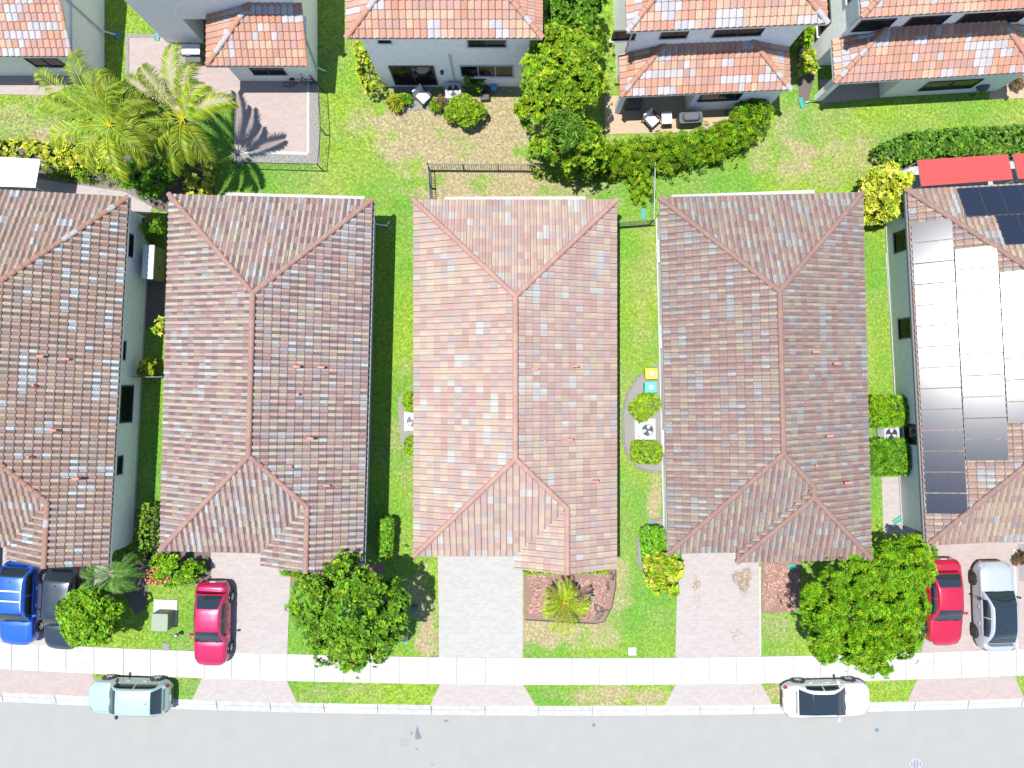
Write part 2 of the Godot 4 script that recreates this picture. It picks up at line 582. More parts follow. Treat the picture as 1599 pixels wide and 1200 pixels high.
func bungalow(label: String, cx: float, cy: float, deg: float, pal: Array, cap_cols: Array, tile_mat: Material, hip_front: bool, amp: float, keep: float, vents: Array, wall_mat: Material) -> Node3D:
	var c := P(cx, cy, 3.0)
	var hs := thing("bungalow", label, "house", Vector3(c.x, 0, c.z), deg_to_rad(deg), "tiled bungalows along the street")
	var W := 5.15
	var Z := 9.02
	var zf := 9.55 if hip_front else 9.66
	var x0 := -1.71 if hip_front else -0.05
	var xm := (x0 + W) * 0.5                         # ridge of the front wing
	var zr := Z - W                                  # ends of the main ridge
	var zv := zr + xm                                # where the wing's ridge meets the hip
	# walls
	var wx := W - 0.45
	var wz := Z - 0.45
	var walls := [[-wx, -wz, wx, -wz], [wx, -wz, wx, zf - 0.4], [wx, zf - 0.4, x0 + 0.45, zf - 0.4], [x0 + 0.45, zf - 0.4, x0 + 0.45, wz], [x0 + 0.45, wz, -wx, wz], [-wx, wz, -wx, -wz]]
	for w in walls:
		var a := Vector3(w[0], 0, w[1])
		var b := Vector3(w[2], 0, w[3])
		var d := (b - a)
		var out := Vector3(d.z, 0, -d.x).normalized()
		var mb := MB.new()
		mb.box((a + b) * 0.5 + Vector3.UP * 1.4 - out * 0.1, Vector3(d.length() - 0.004, 3.1, 0.2), Basis(d.normalized(), Vector3.UP, -out if d.normalized().cross(Vector3.UP).dot(out) < 0 else out))
		var o := part("wall", mb.mesh(wall_mat), hs)
	var base := MB.new()
	base.box(Vector3(0, 0.02, 0), Vector3(wx * 2 + 0.1, 0.2, wz * 2 + 0.1))
	part("foundation", base.mesh(M.concrete), hs)
	var rf := Roof.new()
	rf.mb = MB.new(); rf.pal = pal; rf.amp = amp; rf.keep = keep
	edge = MB.new()
	var A := Vector2(-W, -Z); var B := Vector2(W, -Z)
	var R1 := Vector2(0, -zr); var R2 := Vector2(0, zr)
	var J := Vector2(xm, zv)
	roof_face(rf, A, B, [A, B, R1])
	roof_face(rf, Vector2(-W, Z), A, [A, R1, R2, Vector2(-W, Z)])
	roof_face(rf, Vector2(-W, Z), Vector2(x0, Z), [Vector2(-W, Z), R2, J, Vector2(x0, Z)])
	var apex := Vector2(xm, zf - (W - x0) * 0.5) if hip_front else Vector2(xm, zf)
	if hip_front:
		roof_face(rf, B, Vector2(W, zf), [B, Vector2(W, zf), apex, J, R2, R1])
		roof_face(rf, Vector2(x0, zf), Vector2(W, zf), [Vector2(x0, zf), Vector2(W, zf), apex])
		roof_face(rf, Vector2(x0, Z), Vector2(x0, zf), [Vector2(x0, Z), J, apex, Vector2(x0, zf)])
	else:
		roof_face(rf, B, Vector2(W, zf), [B, Vector2(W, zf), apex, J, R2, R1])
		roof_face(rf, Vector2(x0, Z), Vector2(x0, zf), [Vector2(x0, Z), J, apex, Vector2(x0, zf)])
	# soffit
	var so := MB.new()
	so.prism(PackedVector2Array([A, B, Vector2(W, zf), Vector2(x0, zf), Vector2(x0, Z), Vector2(-W, Z)]), 2.83, 2.85, true)
	part("soffit", so.mesh(M.soffit), hs)
	var fa := MB.new()
	var L3 := func(p: Vector2): return Vector3(p.x, 3.0, p.y)
	fascia_line(fa, L3.call(A), L3.call(B), Vector3(0, 0, -1))
	fascia_line(fa, L3.call(B), L3.call(Vector2(W, zf)), Vector3(1, 0, 0))
	fascia_line(fa, L3.call(Vector2(W, zf)), L3.call(Vector2(x0, zf)), Vector3(0, 0, 1))
	fascia_line(fa, L3.call(Vector2(x0, Z)), L3.call(Vector2(-W, Z)), Vector3(0, 0, 1))
	fascia_line(fa, L3.call(Vector2(-W, Z)), L3.call(A), Vector3(-1, 0, 0))
	finish_roof(rf, hs, tile_mat, fa)
	if not hip_front:      # stuccoed gable of the front wing
		var g := MB.new()
		for s in [0.0, 0.15]:
			g.tri(Vector3(x0 + 0.3, 2.9, zf - 0.45 + s), Vector3(W - 0.3, 2.9, zf - 0.45 + s), Vector3(xm, 2.9 + (xm - x0 - 0.3) * PITCH, zf - 0.45 + s), Vector3(0, 0, -1.0 if s == 0.0 else 1.0))
		part("gable", g.mesh(wall_mat), hs)
	var top := func(p: Vector2, y: float): return Vector3(p.x, y, p.y)
	var yr := 3.0 + W * PITCH + 0.03
	var yj := 3.0 + (W - xm) * PITCH + 0.03
	var hipl := [[top.call(A, 3.05), top.call(R1, yr)], [top.call(B, 3.05), top.call(R1, yr)], [top.call(Vector2(-W, Z), 3.05), top.call(R2, yr)], [top.call(J, yj), top.call(R2, yr)], [top.call(R2, yr + 0.02), top.call(R1, yr + 0.02)], [top.call(apex, yj), top.call(J, yj)]]
	if hip_front:
		hipl.append([top.call(Vector2(x0, zf), 3.05), top.call(apex, yj)])
		hipl.append([top.call(Vector2(W, zf), 3.05), top.call(apex, yj)])
	for q in hipl:
		caps(rf.node, q[0], q[1], cap_cols, tile_mat)
	for v in vents:
		vent(rf.node, hs, v[0], v[1], v[2], v.size() < 4)
	return hs

func soft_roof(b: Node3D, x0: float, x1: float, zf: float, depth: float, h0: float, left_hip: bool, right_hip: bool, pal: Array, cap_cols: Array, near: Rect2):
	# front slope of a hipped roof, with its hipped ends, rising from zf towards the back
	var rf := Roof.new()
	rf.mb = MB.new(); rf.pal = pal; rf.amp = 0.06; rf.h0 = h0; rf.keep = 0.42
	edge = MB.new()
	var zb := zf - depth
	var a := Vector2(x0, zf); var d := Vector2(x1, zf)
	var b2 := Vector2(x0 + (depth if left_hip else 0.0), zb)
	var c2 := Vector2(x1 - (depth if right_hip else 0.0), zb)
	roof_face(rf, a, d, [a, d, c2, b2], near)
	if left_hip:
		roof_face(rf, a, Vector2(x0, zb), [a, b2, Vector2(x0, zb)], near)
	if right_hip:
		roof_face(rf, d, Vector2(x1, zb), [d, c2, Vector2(x1, zb)], near)
	var fa := MB.new()
	fascia_line(fa, Vector3(x0, h0, zf), Vector3(x1, h0, zf), Vector3(0, 0, 1))
	if left_hip:
		fascia_line(fa, Vector3(x0, h0, zf), Vector3(x0, h0, zb), Vector3(-1, 0, 0))
	if right_hip:
		fascia_line(fa, Vector3(x1, h0, zf), Vector3(x1, h0, zb), Vector3(1, 0, 0))
	fa.quad(Vector3(x0 + 0.05, h0 - 0.14, zf - 0.05), Vector3(x1 - 0.05, h0 - 0.14, zf - 0.05), Vector3(x1 - 0.05, h0 - 0.14, zb), Vector3(x0 + 0.05, h0 - 0.14, zb), Vector3.DOWN)
	finish_roof(rf, b, M.tile_fresh, fa)
	var yt := h0 + depth * PITCH + 0.03
	if left_hip:
		caps(rf.node, Vector3(x0, h0 + 0.05, zf), Vector3(b2.x, yt, zb), cap_cols, M.tile_fresh)
	else:
		caps(rf.node, Vector3(x0, h0 + 0.03, zf), Vector3(x0, yt - 0.02, zb), cap_cols, M.tile_fresh, 0.09)
	if right_hip:
		caps(rf.node, Vector3(x1, h0 + 0.05, zf), Vector3(c2.x, yt, zb), cap_cols, M.tile_fresh)
	else:
		caps(rf.node, Vector3(x1, h0 + 0.03, zf), Vector3(x1, yt - 0.02, zb), cap_cols, M.tile_fresh, 0.09)
	return rf.node

func wall_box(b: Node3D, called: String, x0: float, x1: float, z0: float, z1: float, y0: float, y1: float, m: Material) -> MeshInstance3D:
	var mb := MB.new()
	mb.box(Vector3((x0 + x1) * 0.5, (y0 + y1) * 0.5, (z0 + z1) * 0.5), Vector3(x1 - x0, y1 - y0, z1 - z0))
	return part(called, mb.mesh(m), b)

func on_wall(b: Node3D, zl: float, px: float, py: float) -> Vector2:   # (local x, height) of a wall point at local z = zl seen at a pixel
	var inv := b.transform.affine_inverse()
	var o := inv * Vector3(0, CAM_H, 0)
	var d := inv.basis * Vector3((px - 800.0) / FOCAL, -1.0, (py - 600.0) / FOCAL)
	var t := (zl - o.z) / d.z
	var p := o + d * t
	return Vector2(p.x, p.y)

func facade_window(b: Node3D, zl: float, x0: float, y0: float, x1: float, y1: float, panes := 2):
	var a := on_wall(b, zl, x0, y0)
	var d := on_wall(b, zl, x1, y1)
	win_rect(b, Vector3(0, 0, zl), Vector3.RIGHT, Vector3(0, 0, 1), a.x, d.x, maxf(d.y, 0.05), minf(a.y, 5.6), panes)

func spout(b: Node3D, pts: Array, m: Material):
	var mb := MB.new()
	var r := []
	for p in pts:
		r.append(0.05)
	mb.tube(pts, r, 6)
	part("downspout", mb.mesh(m), b)

# ------------------------------------------------------------------ plants
func sprig(nl: int, length: float, width: float, lift: float, curl: float, sd: int) -> MB:
	# a rosette of leaves round +Y, each leaf two folded faces
	var r := RandomNumberGenerator.new(); r.seed = sd
	var mb := MB.new()
	for k in nl:
		var a := TAU * k / nl + r.randf_range(-0.35, 0.35)
		var l := length * r.randf_range(0.7, 1.15)
		var el := lift + r.randf_range(-0.3, 0.35)
		var d := Vector3(cos(a) * cos(el), sin(el), sin(a) * cos(el))
		var s := d.cross(Vector3.UP).normalized()
		var up := s.cross(d)
		var base := d * l * 0.08 + Vector3.UP * r.randf_range(-0.02, 0.02)
		var tip := d * l - up * curl * l
		var ml := d * l * 0.5 + s * width * 0.5 + up * l * 0.06
		var mr := d * l * 0.5 - s * width * 0.5 + up * l * 0.06
		var t := r.randf_range(0.85, 1.12)
		mb.col = Color(t, t, t)
		mb.tri(base, ml, tip, up)
		mb.tri(base, tip, mr, up)
	mb.look = M.leaf
	return mb

var sprigs := {}

func foliage(parent: Node, called: String, spots: Array, shape: MB) -> MeshInstance3D:   # spots: [position, up, size, colour]
	var m := MB.new()
	var tone := PackedColorArray()
	tone.resize(shape.v.size())
	var flat := PackedVector2Array()
	flat.resize(shape.v.size())
	for s in spots:
		var y: Vector3 = s[1].normalized()
		var x := y.cross(Vector3(0.31, 0.2, 0.93)).normalized()
		var bs := Basis(x, y, x.cross(y)).rotated(y, rng.randf() * TAU)
		m.v.append_array(Transform3D(bs * s[2], s[0]) * shape.v)
		m.n.append_array(Transform3D(bs, Vector3.ZERO) * shape.n)
		tone.fill(s[3])
		m.c.append_array(tone)
		m.uv.append_array(flat)
	m.ix = PackedInt32Array(range(m.v.size()))
	return part(called, m.mesh(shape.look), parent)

func pick(cols: Array) -> Color:
	var a: Color = cols[rng.randi() % cols.size()]
	var b: Color = cols[rng.randi() % cols.size()]
	return a.lerp(b, rng.randf()) * rng.randf_range(0.5, 1.4)

func on_ball() -> Vector3:
	var z := rng.randf_range(-1, 1)
	var a := rng.randf() * TAU
	var q := sqrt(1 - z * z)
	return Vector3(q * cos(a), z, q * sin(a))

func lobed(center: Vector3, rad: Vector3, nl: int, lr: float) -> Array:   # a crown as many small lobes over an ellipsoid
	var L := [[center, rad * 0.72]]
	for k in nl:
		var d := on_ball()
		if d.y < -0.45:
			d.y = -d.y
		var q := rng.randf_range(0.62, 0.9)
		var r := lr * rng.randf_range(0.65, 1.25)
		L.append([center + Vector3(d.x * rad.x, d.y * rad.y, d.z * rad.z) * q, Vector3(r, r * 0.85, r)])
	return L

func crown_spots(lobes: Array, count: int, size: float, cols: Array, depth := 0.4) -> Array:
	var gaps := FastNoiseLite.new()
	gaps.seed = lobes.size()
	gaps.frequency = 0.35
	var out := []
	var wts := []
	var tot := 0.0
	for l in lobes:
		tot += l[1].x * l[1].z
		wts.append(tot)
	while out.size() < count:
		var q := rng.randf() * tot
		var li := 0
		while wts[li] < q:
			li += 1
		var l = lobes[li]
		var d := on_ball()
		if d.y < -0.35:
			continue
		var p: Vector3 = l[0] + Vector3(d.x * l[1].x, d.y * l[1].y, d.z * l[1].z) * (1.0 - depth * rng.randf() * rng.randf() if depth < 0.32 or rng.randf() > 0.05 else rng.randf_range(1.05, 1.5))
		if depth > 0.32 and gaps.get_noise_3dv(p * 3.0) < -0.02:
			continue
		var up := d * 0.8 + Vector3.UP * 0.5 + on_ball() * 0.5
		out.append([p, up, size * rng.randf_range(0.5, 1.45), pick(cols)])
	return out

func trunk(parent: Node, h: float, r: float, lobes: Array, lean := Vector3.ZERO, nlimb := 9):
	var mb := MB.new()
	var fork := Vector3(lean.x * 0.5, h * 0.45, lean.z * 0.5)
	mb.tube([Vector3(0, -0.05, 0), Vector3(0, 0.25, 0), fork], [r * 1.5, r, r * 0.8], 9)
	for k in mini(nlimb, lobes.size() - 1):
		var e: Vector3 = lobes[1 + k][0]
		var m := fork.lerp(e, 0.5) + Vector3(rng.randf_range(-0.15, 0.15), 0.12, rng.randf_range(-0.15, 0.15))
		mb.tube([fork - Vector3.UP * 0.05, m, e], [r * 0.5, r * 0.3, r * 0.1], 6)
	part("trunk", mb.mesh(M.bark), parent)

func tree(called: String, label: String, category: String, px: float, py: float, ch: float, rad: Vector3, nl: int, lr: float, count: int, shape: String, size: float, cols: Array, group := "", depth := 0.4) -> Node3D:
	# px, py: middle of the crown in the photograph; ch: height of that middle
	var c := P(px, py, ch)
	var t := thing(called, label, category, Vector3(c.x, 0, c.z), 0.0, group)
	var lobes := lobed(Vector3(0, ch, 0), rad, nl, lr)
	trunk(t, ch, clampf(rad.x * 0.06, 0.03, 0.17), lobes)
	foliage(t, "crown", crown_spots(lobes, count, size, cols, depth), sprigs[shape])
	return t

func hedge(called: String, label: String, category: String, pts: Array, width: float, height: float, shape: String, size: float, per_m2: float, cols: Array, group := "", ragged := 0.08) -> Node3D:
	# a clipped hedge along a line of photo points at mid height
	var line := []
	for q in pts:
		line.append(P(q[0], q[1], height * 0.85))
	var o: Vector3 = line[0].lerp(line[-1], 0.5)
	o.y = 0.0
	var t := thing(called, label, category, o, 0.0, group)
	var spots := []
	var stems := MB.new()
	var gaps := FastNoiseLite.new()
	gaps.frequency = 0.4
	for k in line.size() - 1:
		var a: Vector3 = line[k] - o
		var b: Vector3 = line[k + 1] - o
		a.y = 0; b.y = 0
		var d := (b - a)
		var len := d.length()
		var dn := d.normalized()
		var s := Vector3(dn.z, 0, -dn.x)
		var n := int((len + width) * (width + 1.4 * height) * per_m2)
		for i in n:
			# superellipse cross-section with rounded ends
			var u := rng.randf_range(-width * 0.5, len + width * 0.5)
			var side := rng.randf() * (width + 1.5 * height)
			var cx := 0.0
			var cy := 1.0
			if side < width:
				cx = side / width * 2.0 - 1.0
				cy = 1.0 - 0.35 * pow(absf(cx), 5.0)
			else:
				cx = 1.0 if rng.randf() < 0.5 else -1.0
				cy = rng.randf_range(-0.9, 0.75)
			var endf := 1.0
			if u < 0.0:
				endf = sqrt(maxf(0.0, 1.0 - pow(-u / (width * 0.5), 4.0)))
			elif u > len:
				endf = sqrt(maxf(0.0, 1.0 - pow((u - len) / (width * 0.5), 4.0)))
			var q := 1.0 - 0.25 * rng.randf() * rng.randf() + rng.randf_range(-ragged, ragged)
			if ragged > 0.4 and rng.randf() < 0.1:
				q *= rng.randf_range(1.1, 1.6)
			var y := height * 0.5 + cy * height * 0.5 * (0.55 + 0.45 * endf) * q
			var p: Vector3 = a + dn * u + s * cx * width * 0.5 * endf * q + Vector3.UP * maxf(0.06, y)
			if ragged > 0.1 and gaps.get_noise_3dv((p + o) * 3.0) < -0.12:
				continue
			spots.append([p, s * cx * 0.7 + Vector3.UP * (0.4 + maxf(cy, 0.0)) + on_ball() * 0.5, size * rng.randf_range(0.7, 1.25), pick(cols)])
		var ns := int(maxf(2, len / 0.5))
		for i in ns + 1:
			var p2 := a.lerp(b, float(i) / ns)
			stems.tube([p2 - Vector3.UP * 0.03, p2 + Vector3(rng.randf_range(-0.1, 0.1), height * 0.8, rng.randf_range(-0.1, 0.1))], [0.03, 0.012], 5)
	part("stem", stems.mesh(M.bark), t)
	foliage(t, "foliage", spots, sprigs[shape])
	return t

func frond_mesh(length: float, rise: float, droop: float, leaf: float, nleaf: int, green: Color, yellow: Color, sd: int, m: Material) -> ArrayMesh:
	# rachis arching out along +Z with a comb of hanging leaflets either side
	var r := RandomNumberGenerator.new(); r.seed = sd
	var mb := MB.new()
	var pts := []
	var rad := []
	var at := func(t: float) -> Vector3:
		return Vector3(sin(t * 2.0 + sd) * 0.04 * length * t, rise * sin(t * 1.7) * length - droop * t * t * length, t * length * (1.0 - 0.12 * t))
	for k in 9:
		pts.append(at.call(k / 8.0))
		rad.append(0.035 * (1.05 - k / 8.0) * clampf(length / 3.0, 0.3, 1.0))
	mb.col = yellow
	mb.tube(pts, rad, 5)
	var age := r.randf_range(0.55, 1.15)
	for k in nleaf:
		var t := 0.13 + 0.87 * k / nleaf
		var p: Vector3 = at.call(t)
		var d: Vector3 = (at.call(t + 0.02) - p).normalized()
		for s: float in [-1.0, 1.0]:
			var side := Vector3.UP.cross(d).normalized() * s
			var l := leaf * (0.45 + 0.75 * sin(clampf(t * 1.05, 0, 1) * PI * 0.85 + 0.25)) * r.randf_range(0.85, 1.1)
			var w := 0.03 * clampf(leaf / 0.7, 0.5, 1.2)
			var dir := (side * 0.85 + d * (0.45 + 0.5 * t) + Vector3.UP * r.randf_range(-0.05, 0.3)).normalized()
			var mid := p + dir * l * 0.5
			var tip := p + dir * l * 0.95 + Vector3.DOWN * l * r.randf_range(0.3, 0.75)
			var across := dir.cross(Vector3.UP).normalized() * w
			mb.col = green.lerp(yellow, r.randf() * 0.55) * r.randf_range(0.6, 1.3) * age
			mb.tri(p, mid + across, mid - across, Vector3.UP)
			mb.tri(mid + across, tip, mid - across, Vector3.UP)
	return mb.mesh(m)

func palm(called: String, label: String, px: float, py: float, crown_h: float, fronds: Array, green: Color, yellow: Color, leaf: float, nleaf: int, trunk_r: float, lean: Vector2, group := "") -> Node3D:
	# fronds: [bearing in the picture in degrees (0 = right, 90 = down), length, rise, droop]
	var c := P(px, py, crown_h)
	var t := thing(called, label, "palm tree", Vector3(c.x - lean.x, 0, c.z - lean.y), 0.0, group)
	var top := Vector3(lean.x, crown_h, lean.y)
	var mb := MB.new()
	var pts := []
	var rad := []
	for k in 12:
		var q := k / 11.0
		pts.append(Vector3(lean.x * q * q, crown_h * q - 0.03, lean.y * q * q))
		rad.append(trunk_r * (1.35 - 0.5 * q) * (1.0 + 0.06 * (k % 2)))
	mb.tube(pts, rad, 9)
	part("trunk", mb.mesh(M.palm_bark), t)
	for k in fronds.size():
		var f = fronds[k]
		var o := part("frond", frond_mesh(f[1], f[2], f[3], leaf, nleaf, green, yellow, 100 + k * 7 + int(px), M.frond), t)
		var a := deg_to_rad(f[0])
		o.transform = Transform3D(Basis(Vector3.UP, PI / 2 - a), top)
	return t

# ------------------------------------------------------------------ cars
func catmull(pts: Array, t: float) -> Vector2:
	var n := pts.size() - 1
	var f := clampf(t, 0, 1) * n
	var i := mini(int(f), n - 1)
	var q := f - i
	var p0: Vector2 = pts[maxi(i - 1, 0)]
	var p1: Vector2 = pts[i]
	var p2: Vector2 = pts[i + 1]
	var p3: Vector2 = pts[mini(i + 2, n)]
	return p1.cubic_interpolate(p2, p0, p3, q)

func car(label: String, at: Vector3, deg: float, d: Dictionary) -> Node3D:
	# forward is +Z; d: len, wid, hood, belt, deck, roof, ws0 ws1 rw1 rw0 (z of windscreen foot/top, rear window top/foot), base (wheelbase), paint, ...
	var t := thing("parked_car", label, "car", at, deg_to_rad(deg), "cars parked by the houses")
	var L: float = d.len * 0.5
	var W: float = d.wid * 0.5
	var paint: Material = d.paint
	# lower body: a cross-section (0 = bonnet crown ... 9 = sill) for every place along the car
	var crown := [[0.0, 0.045], [0.3, 0.042], [0.58, 0.03], [0.8, 0.008], [0.92, -0.03], [0.975, -0.09]]
	var flank := [[1.0, 0.62], [0.995, 0.4], [0.985, 0.18], [0.95, 0.0]]
	var shell := func(u: float, j: int) -> Vector3:
		var z := u * L
		var au := absf(u)
		var w := W * (1.0 - 0.045 * au * au) * lerpf(1.0, 0.62 if u > 0.0 else 0.74, pow(maxf(0.0, (au - 0.74) / 0.26), 2.6))
		var top: float
		if z > d.ws0:
			var q: float = (z - d.ws0) / (L - d.ws0)
			top = lerpf(d.belt + 0.02, d.hood, q) - 0.2 * pow(q, 6.0)
		elif z < d.rw0:
			var q2: float = (d.rw0 - z) / (L + d.rw0)
			top = lerpf(d.belt + 0.03, d.deck, minf(1.0, q2 * 2.0)) - 0.26 * pow(q2, 5.0)
		else:
			top = d.belt
		var lowy := 0.2 + 0.14 * pow(au, 6.0)
		if j < 6:
			return Vector3(w * crown[j][0], top + crown[j][1] * (1.0 if z > d.ws0 or z < d.rw0 else 0.5), z)
		if j < 10:
			return Vector3(w * flank[j - 6][0], lerpf(lowy, top - 0.09, flank[j - 6][1]), z)
		return Vector3(0, lowy, z)
	var rows := []
	for k in 37:
		var u := -1.0 + 2.0 * k / 36.0
		u = signf(u) * pow(absf(u), 0.7)
		var full := []
		for q3 in range(10, 0, -1):
			var p: Vector3 = shell.call(u, q3)
			full.append(Vector3(-p.x, p.y, p.z))
		for q3 in 11:
			full.append(shell.call(u, q3))
		rows.append(full)
	var skin := func(called: String, u0: float, u1: float, j0: int, j1: int, side: float, m: Material):   # a lamp or panel lying on the body
		var g := MB.new()
		var rr := []
		for k in 7:
			var line := []
			for jj in range(j0, j1 + 1):
				var p: Vector3 = shell.call(lerpf(u0, u1, k / 6.0), jj)
				line.append(Vector3(side * (p.x + 0.008), p.y + 0.007, p.z * 1.004))
			rr.append(line)
		g.grid(rr, Vector3(0, 0.4, 0))
		part(called, g.mesh(m), t)
	var mb := MB.new()
	mb.grid(rows, Vector3(0, 0.5, 0))
	for e in [0, rows.size() - 1]:
		for k in rows[e].size() - 1:
			mb.tri(Vector3(0, 0.55, rows[e][0].z), rows[e][k], rows[e][k + 1], Vector3(0, 0, rows[e][0].z))
	var body := part("body", mb.mesh(paint), t)
	# greenhouse
	var wb: float = W * 0.93
	var wt: float = W * d.get("tuck", 0.7)
	var prof: Array = [Vector2(d.ws0, d.belt - 0.02), Vector2(lerpf(d.ws0, d.ws1, 0.5), lerpf(d.belt, d.roof, 0.56)), Vector2(d.ws1, d.roof - 0.035), Vector2(lerpf(d.ws1, d.rw1, 0.33), d.roof), Vector2(lerpf(d.ws1, d.rw1, 0.67), d.roof - 0.01), Vector2(d.rw1, d.roof - 0.06), Vector2(lerpf(d.rw1, d.rw0, 0.5), lerpf(d.belt, d.roof, 0.53)), Vector2(d.rw0, d.belt - 0.02)]
	var cab := func(tt: float, q: float, off: float) -> Vector3:
		var p := catmull(prof, tt)
		var f := clampf((p.y - d.belt) / (d.roof - d.belt), 0.0, 1.0)
		var wtop := lerpf(wb * 0.97, wt, f)
		var aq := absf(q)
		var x: float
		var y: float
		if aq <= 0.6:
			var k := aq / 0.6
			x = wtop * k
			y = p.y - 0.05 * k * k * k * f
		else:
			var k := (aq - 0.6) / 0.4
			x = lerpf(wtop, wb, k) + 0.05 * sin(k * PI) * f
			y = lerpf(p.y - 0.05 * f, d.belt - 0.03, k)
		var dy := off * (1.0 if aq <= 0.6 else 0.3)
		var dx := off * (0.0 if aq <= 0.6 else 1.0)
		return Vector3(signf(q) * (x + dx), y + dy, p.x + (off * 0.8 if tt < 0.25 else (-off * 0.8 if tt > 0.75 else 0.0)))
	var patch := func(t0: float, t1: float, q0: float, q1: float, off: float, nt: int, nq: int) -> Array:
		var rws := []
		for i in nt + 1:
			var rw := []
			for j in nq + 1:
				rw.append(cab.call(lerpf(t0, t1, float(i) / nt), lerpf(q0, q1, float(j) / nq), off))
			rws.append(rw)
		return rws
	var inner := Vector3(0, d.belt - 0.1, (d.ws0 + d.rw0) * 0.5)
	var cb := MB.new()
	cb.grid(patch.call(0.0, 1.0, -1.0, 1.0, 0.0, 42, 40), inner)
	part("cabin", cb.mesh(paint), t)
	var glass := func(called: String, t0: float, t1: float, q0: float, q1: float, off := 0.008):
		var g := MB.new()
		g.grid(patch.call(t0, t1, q0, q1, off, 10, 10), inner)
		part(called, g.mesh(M.car_glass), t)
	glass.call("windscreen", 0.03, 0.28, -0.56, 0.56)
	glass.call("rear_window", 0.728, 0.95, -0.53, 0.53)
	for s: float in [-1.0, 1.0]:
		glass.call("side_window", 0.17, 0.48, 0.68 * s, 0.94 * s)
		glass.call("side_window", 0.5, 0.82, 0.68 * s, 0.94 * s)
	if d.get("glass_roof", false):
		var band := MB.new()
		band.grid(patch.call(0.26, 0.75, -0.535, 0.535, 0.004, 24, 12), inner)
		part("roof_seal", band.mesh(M.car_black), t)
		glass.call("glass_roof", 0.288, 0.498, -0.53, 0.53)
		glass.call("glass_roof", 0.505, 0.722, -0.53, 0.53)
	# wipers at the foot of the windscreen
	for s in [-0.35, 0.25]:
		var wp := MB.new()
		wp.tube([cab.call(0.035, s, 0.03), cab.call(0.05, s + 0.3, 0.03)], [0.012, 0.01], 5)
		part("wiper", wp.mesh(M.car_black), t)
	# wheels
	for e in [[1, 1], [1, -1], [-1, 1], [-1, -1]]:
		var zc: float = d.base * 0.5 * e[0] + d.get("shift", 0.0)
		var x: float = (W - 0.1) * e[1]
		var ax := Vector3(e[1], 0, 0)
		var c := Vector3(x, 0.33, zc)
		var arch := MB.new()
		arch.tube([c - ax * 0.05, c + ax * 0.113], [0.385, 0.385], 20)
		part("wheel_arch", arch.mesh(M.car_black), t)
		var w := Node3D.new()
		w.name = "wheel"
		t.add_child(w, true)
		var ty := MB.new()
		ty.tube([c - ax * 0.1, c + ax * 0.09, c + ax * 0.125, c + ax * 0.13], [0.33, 0.33, 0.31, 0.25], 22)
		part("tyre", ty.mesh(M.tyre), w)
		var rm := MB.new()
		for k in 7:
			var a := TAU * k / 7.0
			var rd := Vector3(0, cos(a), sin(a))
			rm.box(c + ax * 0.135 + rd * 0.12, Vector3(0.02, 0.2, 0.065), Basis(ax, rd, ax.cross(rd)))
		rm.tube([c + ax * 0.12, c + ax * 0.15], [0.06, 0.05], 10)
		part("rim", rm.mesh(d.get("rim", M.rim)), w)
	for s: float in [-1.0, 1.0]:
		skin.call("headlight", 0.9, 0.985, 4, 6, s, M.lamp_clear)
		skin.call("taillight", -0.985, -0.925, 4, 6, s, M.lamp_red)
		var mi := MB.new()
		mi.rslab(Vector3((W + 0.1) * s, d.belt - 0.03, d.ws0 - 0.42), 0.2, 0.13, 0.12, 0.04, 0.03, 0.25 * s)
		mi.tube([Vector3(W * 0.92 * s, d.belt - 0.02, d.ws0 - 0.4), Vector3((W + 0.06) * s, d.belt + 0.02, d.ws0 - 0.41)], [0.025, 0.02], 6)
		part("mirror", mi.mesh(d.get("mirror", paint)), t)
		for zh in [0.05, -0.85]:
			var h := MB.new()
			h.box(Vector3(W * 0.995 * s, d.belt - 0.2, zh), Vector3(0.04, 0.035, 0.2))
			part("door_handle", h.mesh(d.get("handle", paint)), t)
		if d.get("rails", false):
			var rl := MB.new()
			var pts := []
			for k in 7:
				pts.append(cab.call(lerpf(0.32, 0.7, k / 6.0), 0.565 * s, 0.06))
			rl.tube(pts, [0.012, 0.022, 0.022, 0.022, 0.022, 0.022, 0.012], 6)
			part("roof_rail", rl.mesh(M.white_metal), t)
	if d.get("rails", false):
		for q in [0.44, 0.56]:
			var cbm := MB.new()
			var a: Vector3 = cab.call(q, -0.56, 0.075)
			var b: Vector3 = cab.call(q, 0.56, 0.075)
			a.y += 0.015; b.y = a.y
			cbm.box((a + b) * 0.5, Vector3(b.x - a.x, 0.025, 0.075))
			part("cross_bar", cbm.mesh(M.white_metal), t)
	var pl := MB.new()
	pl.box(Vector3(0, 0.66, -L - 0.01), Vector3(0.32, 0.16, 0.03))
	part("number_plate", pl.mesh(M.plastic_white), t)
	var an := MB.new()
	an.tube([cab.call(0.66, 0.0, 0.0), cab.call(0.67, 0.0, 0.06)], [0.035, 0.01], 6)
	part("antenna", an.mesh(M.car_black), t)
	for e in [-1.0, 1.0]:
		var gr := MB.new()
		gr.box(Vector3(0, 0.47, e * (L - 0.012)), Vector3(W * 1.0, 0.14, 0.05))
		part("grille" if e > 0.0 else "rear_bumper_inset", gr.mesh(M.car_black), t)
	var sh := MB.new()      # shut line between bonnet and wings, and round the boot lid
	for e in [[d.ws0 / L + 0.03, 0.93], [d.rw0 / L - 0.02, -0.95]]:
		for side: float in [-1.0, 1.0]:
			var line := []
			var rad := []
			for k in 7:
				var p: Vector3 = shell.call(lerpf(e[0], e[1], k / 6.0), 3)
				line.append(Vector3(side * p.x, p.y + 0.001, p.z)); rad.append(0.006)
			sh.tube(line, rad, 4, false)
	part("shut_line", sh.mesh(M.car_black), t)
	return t

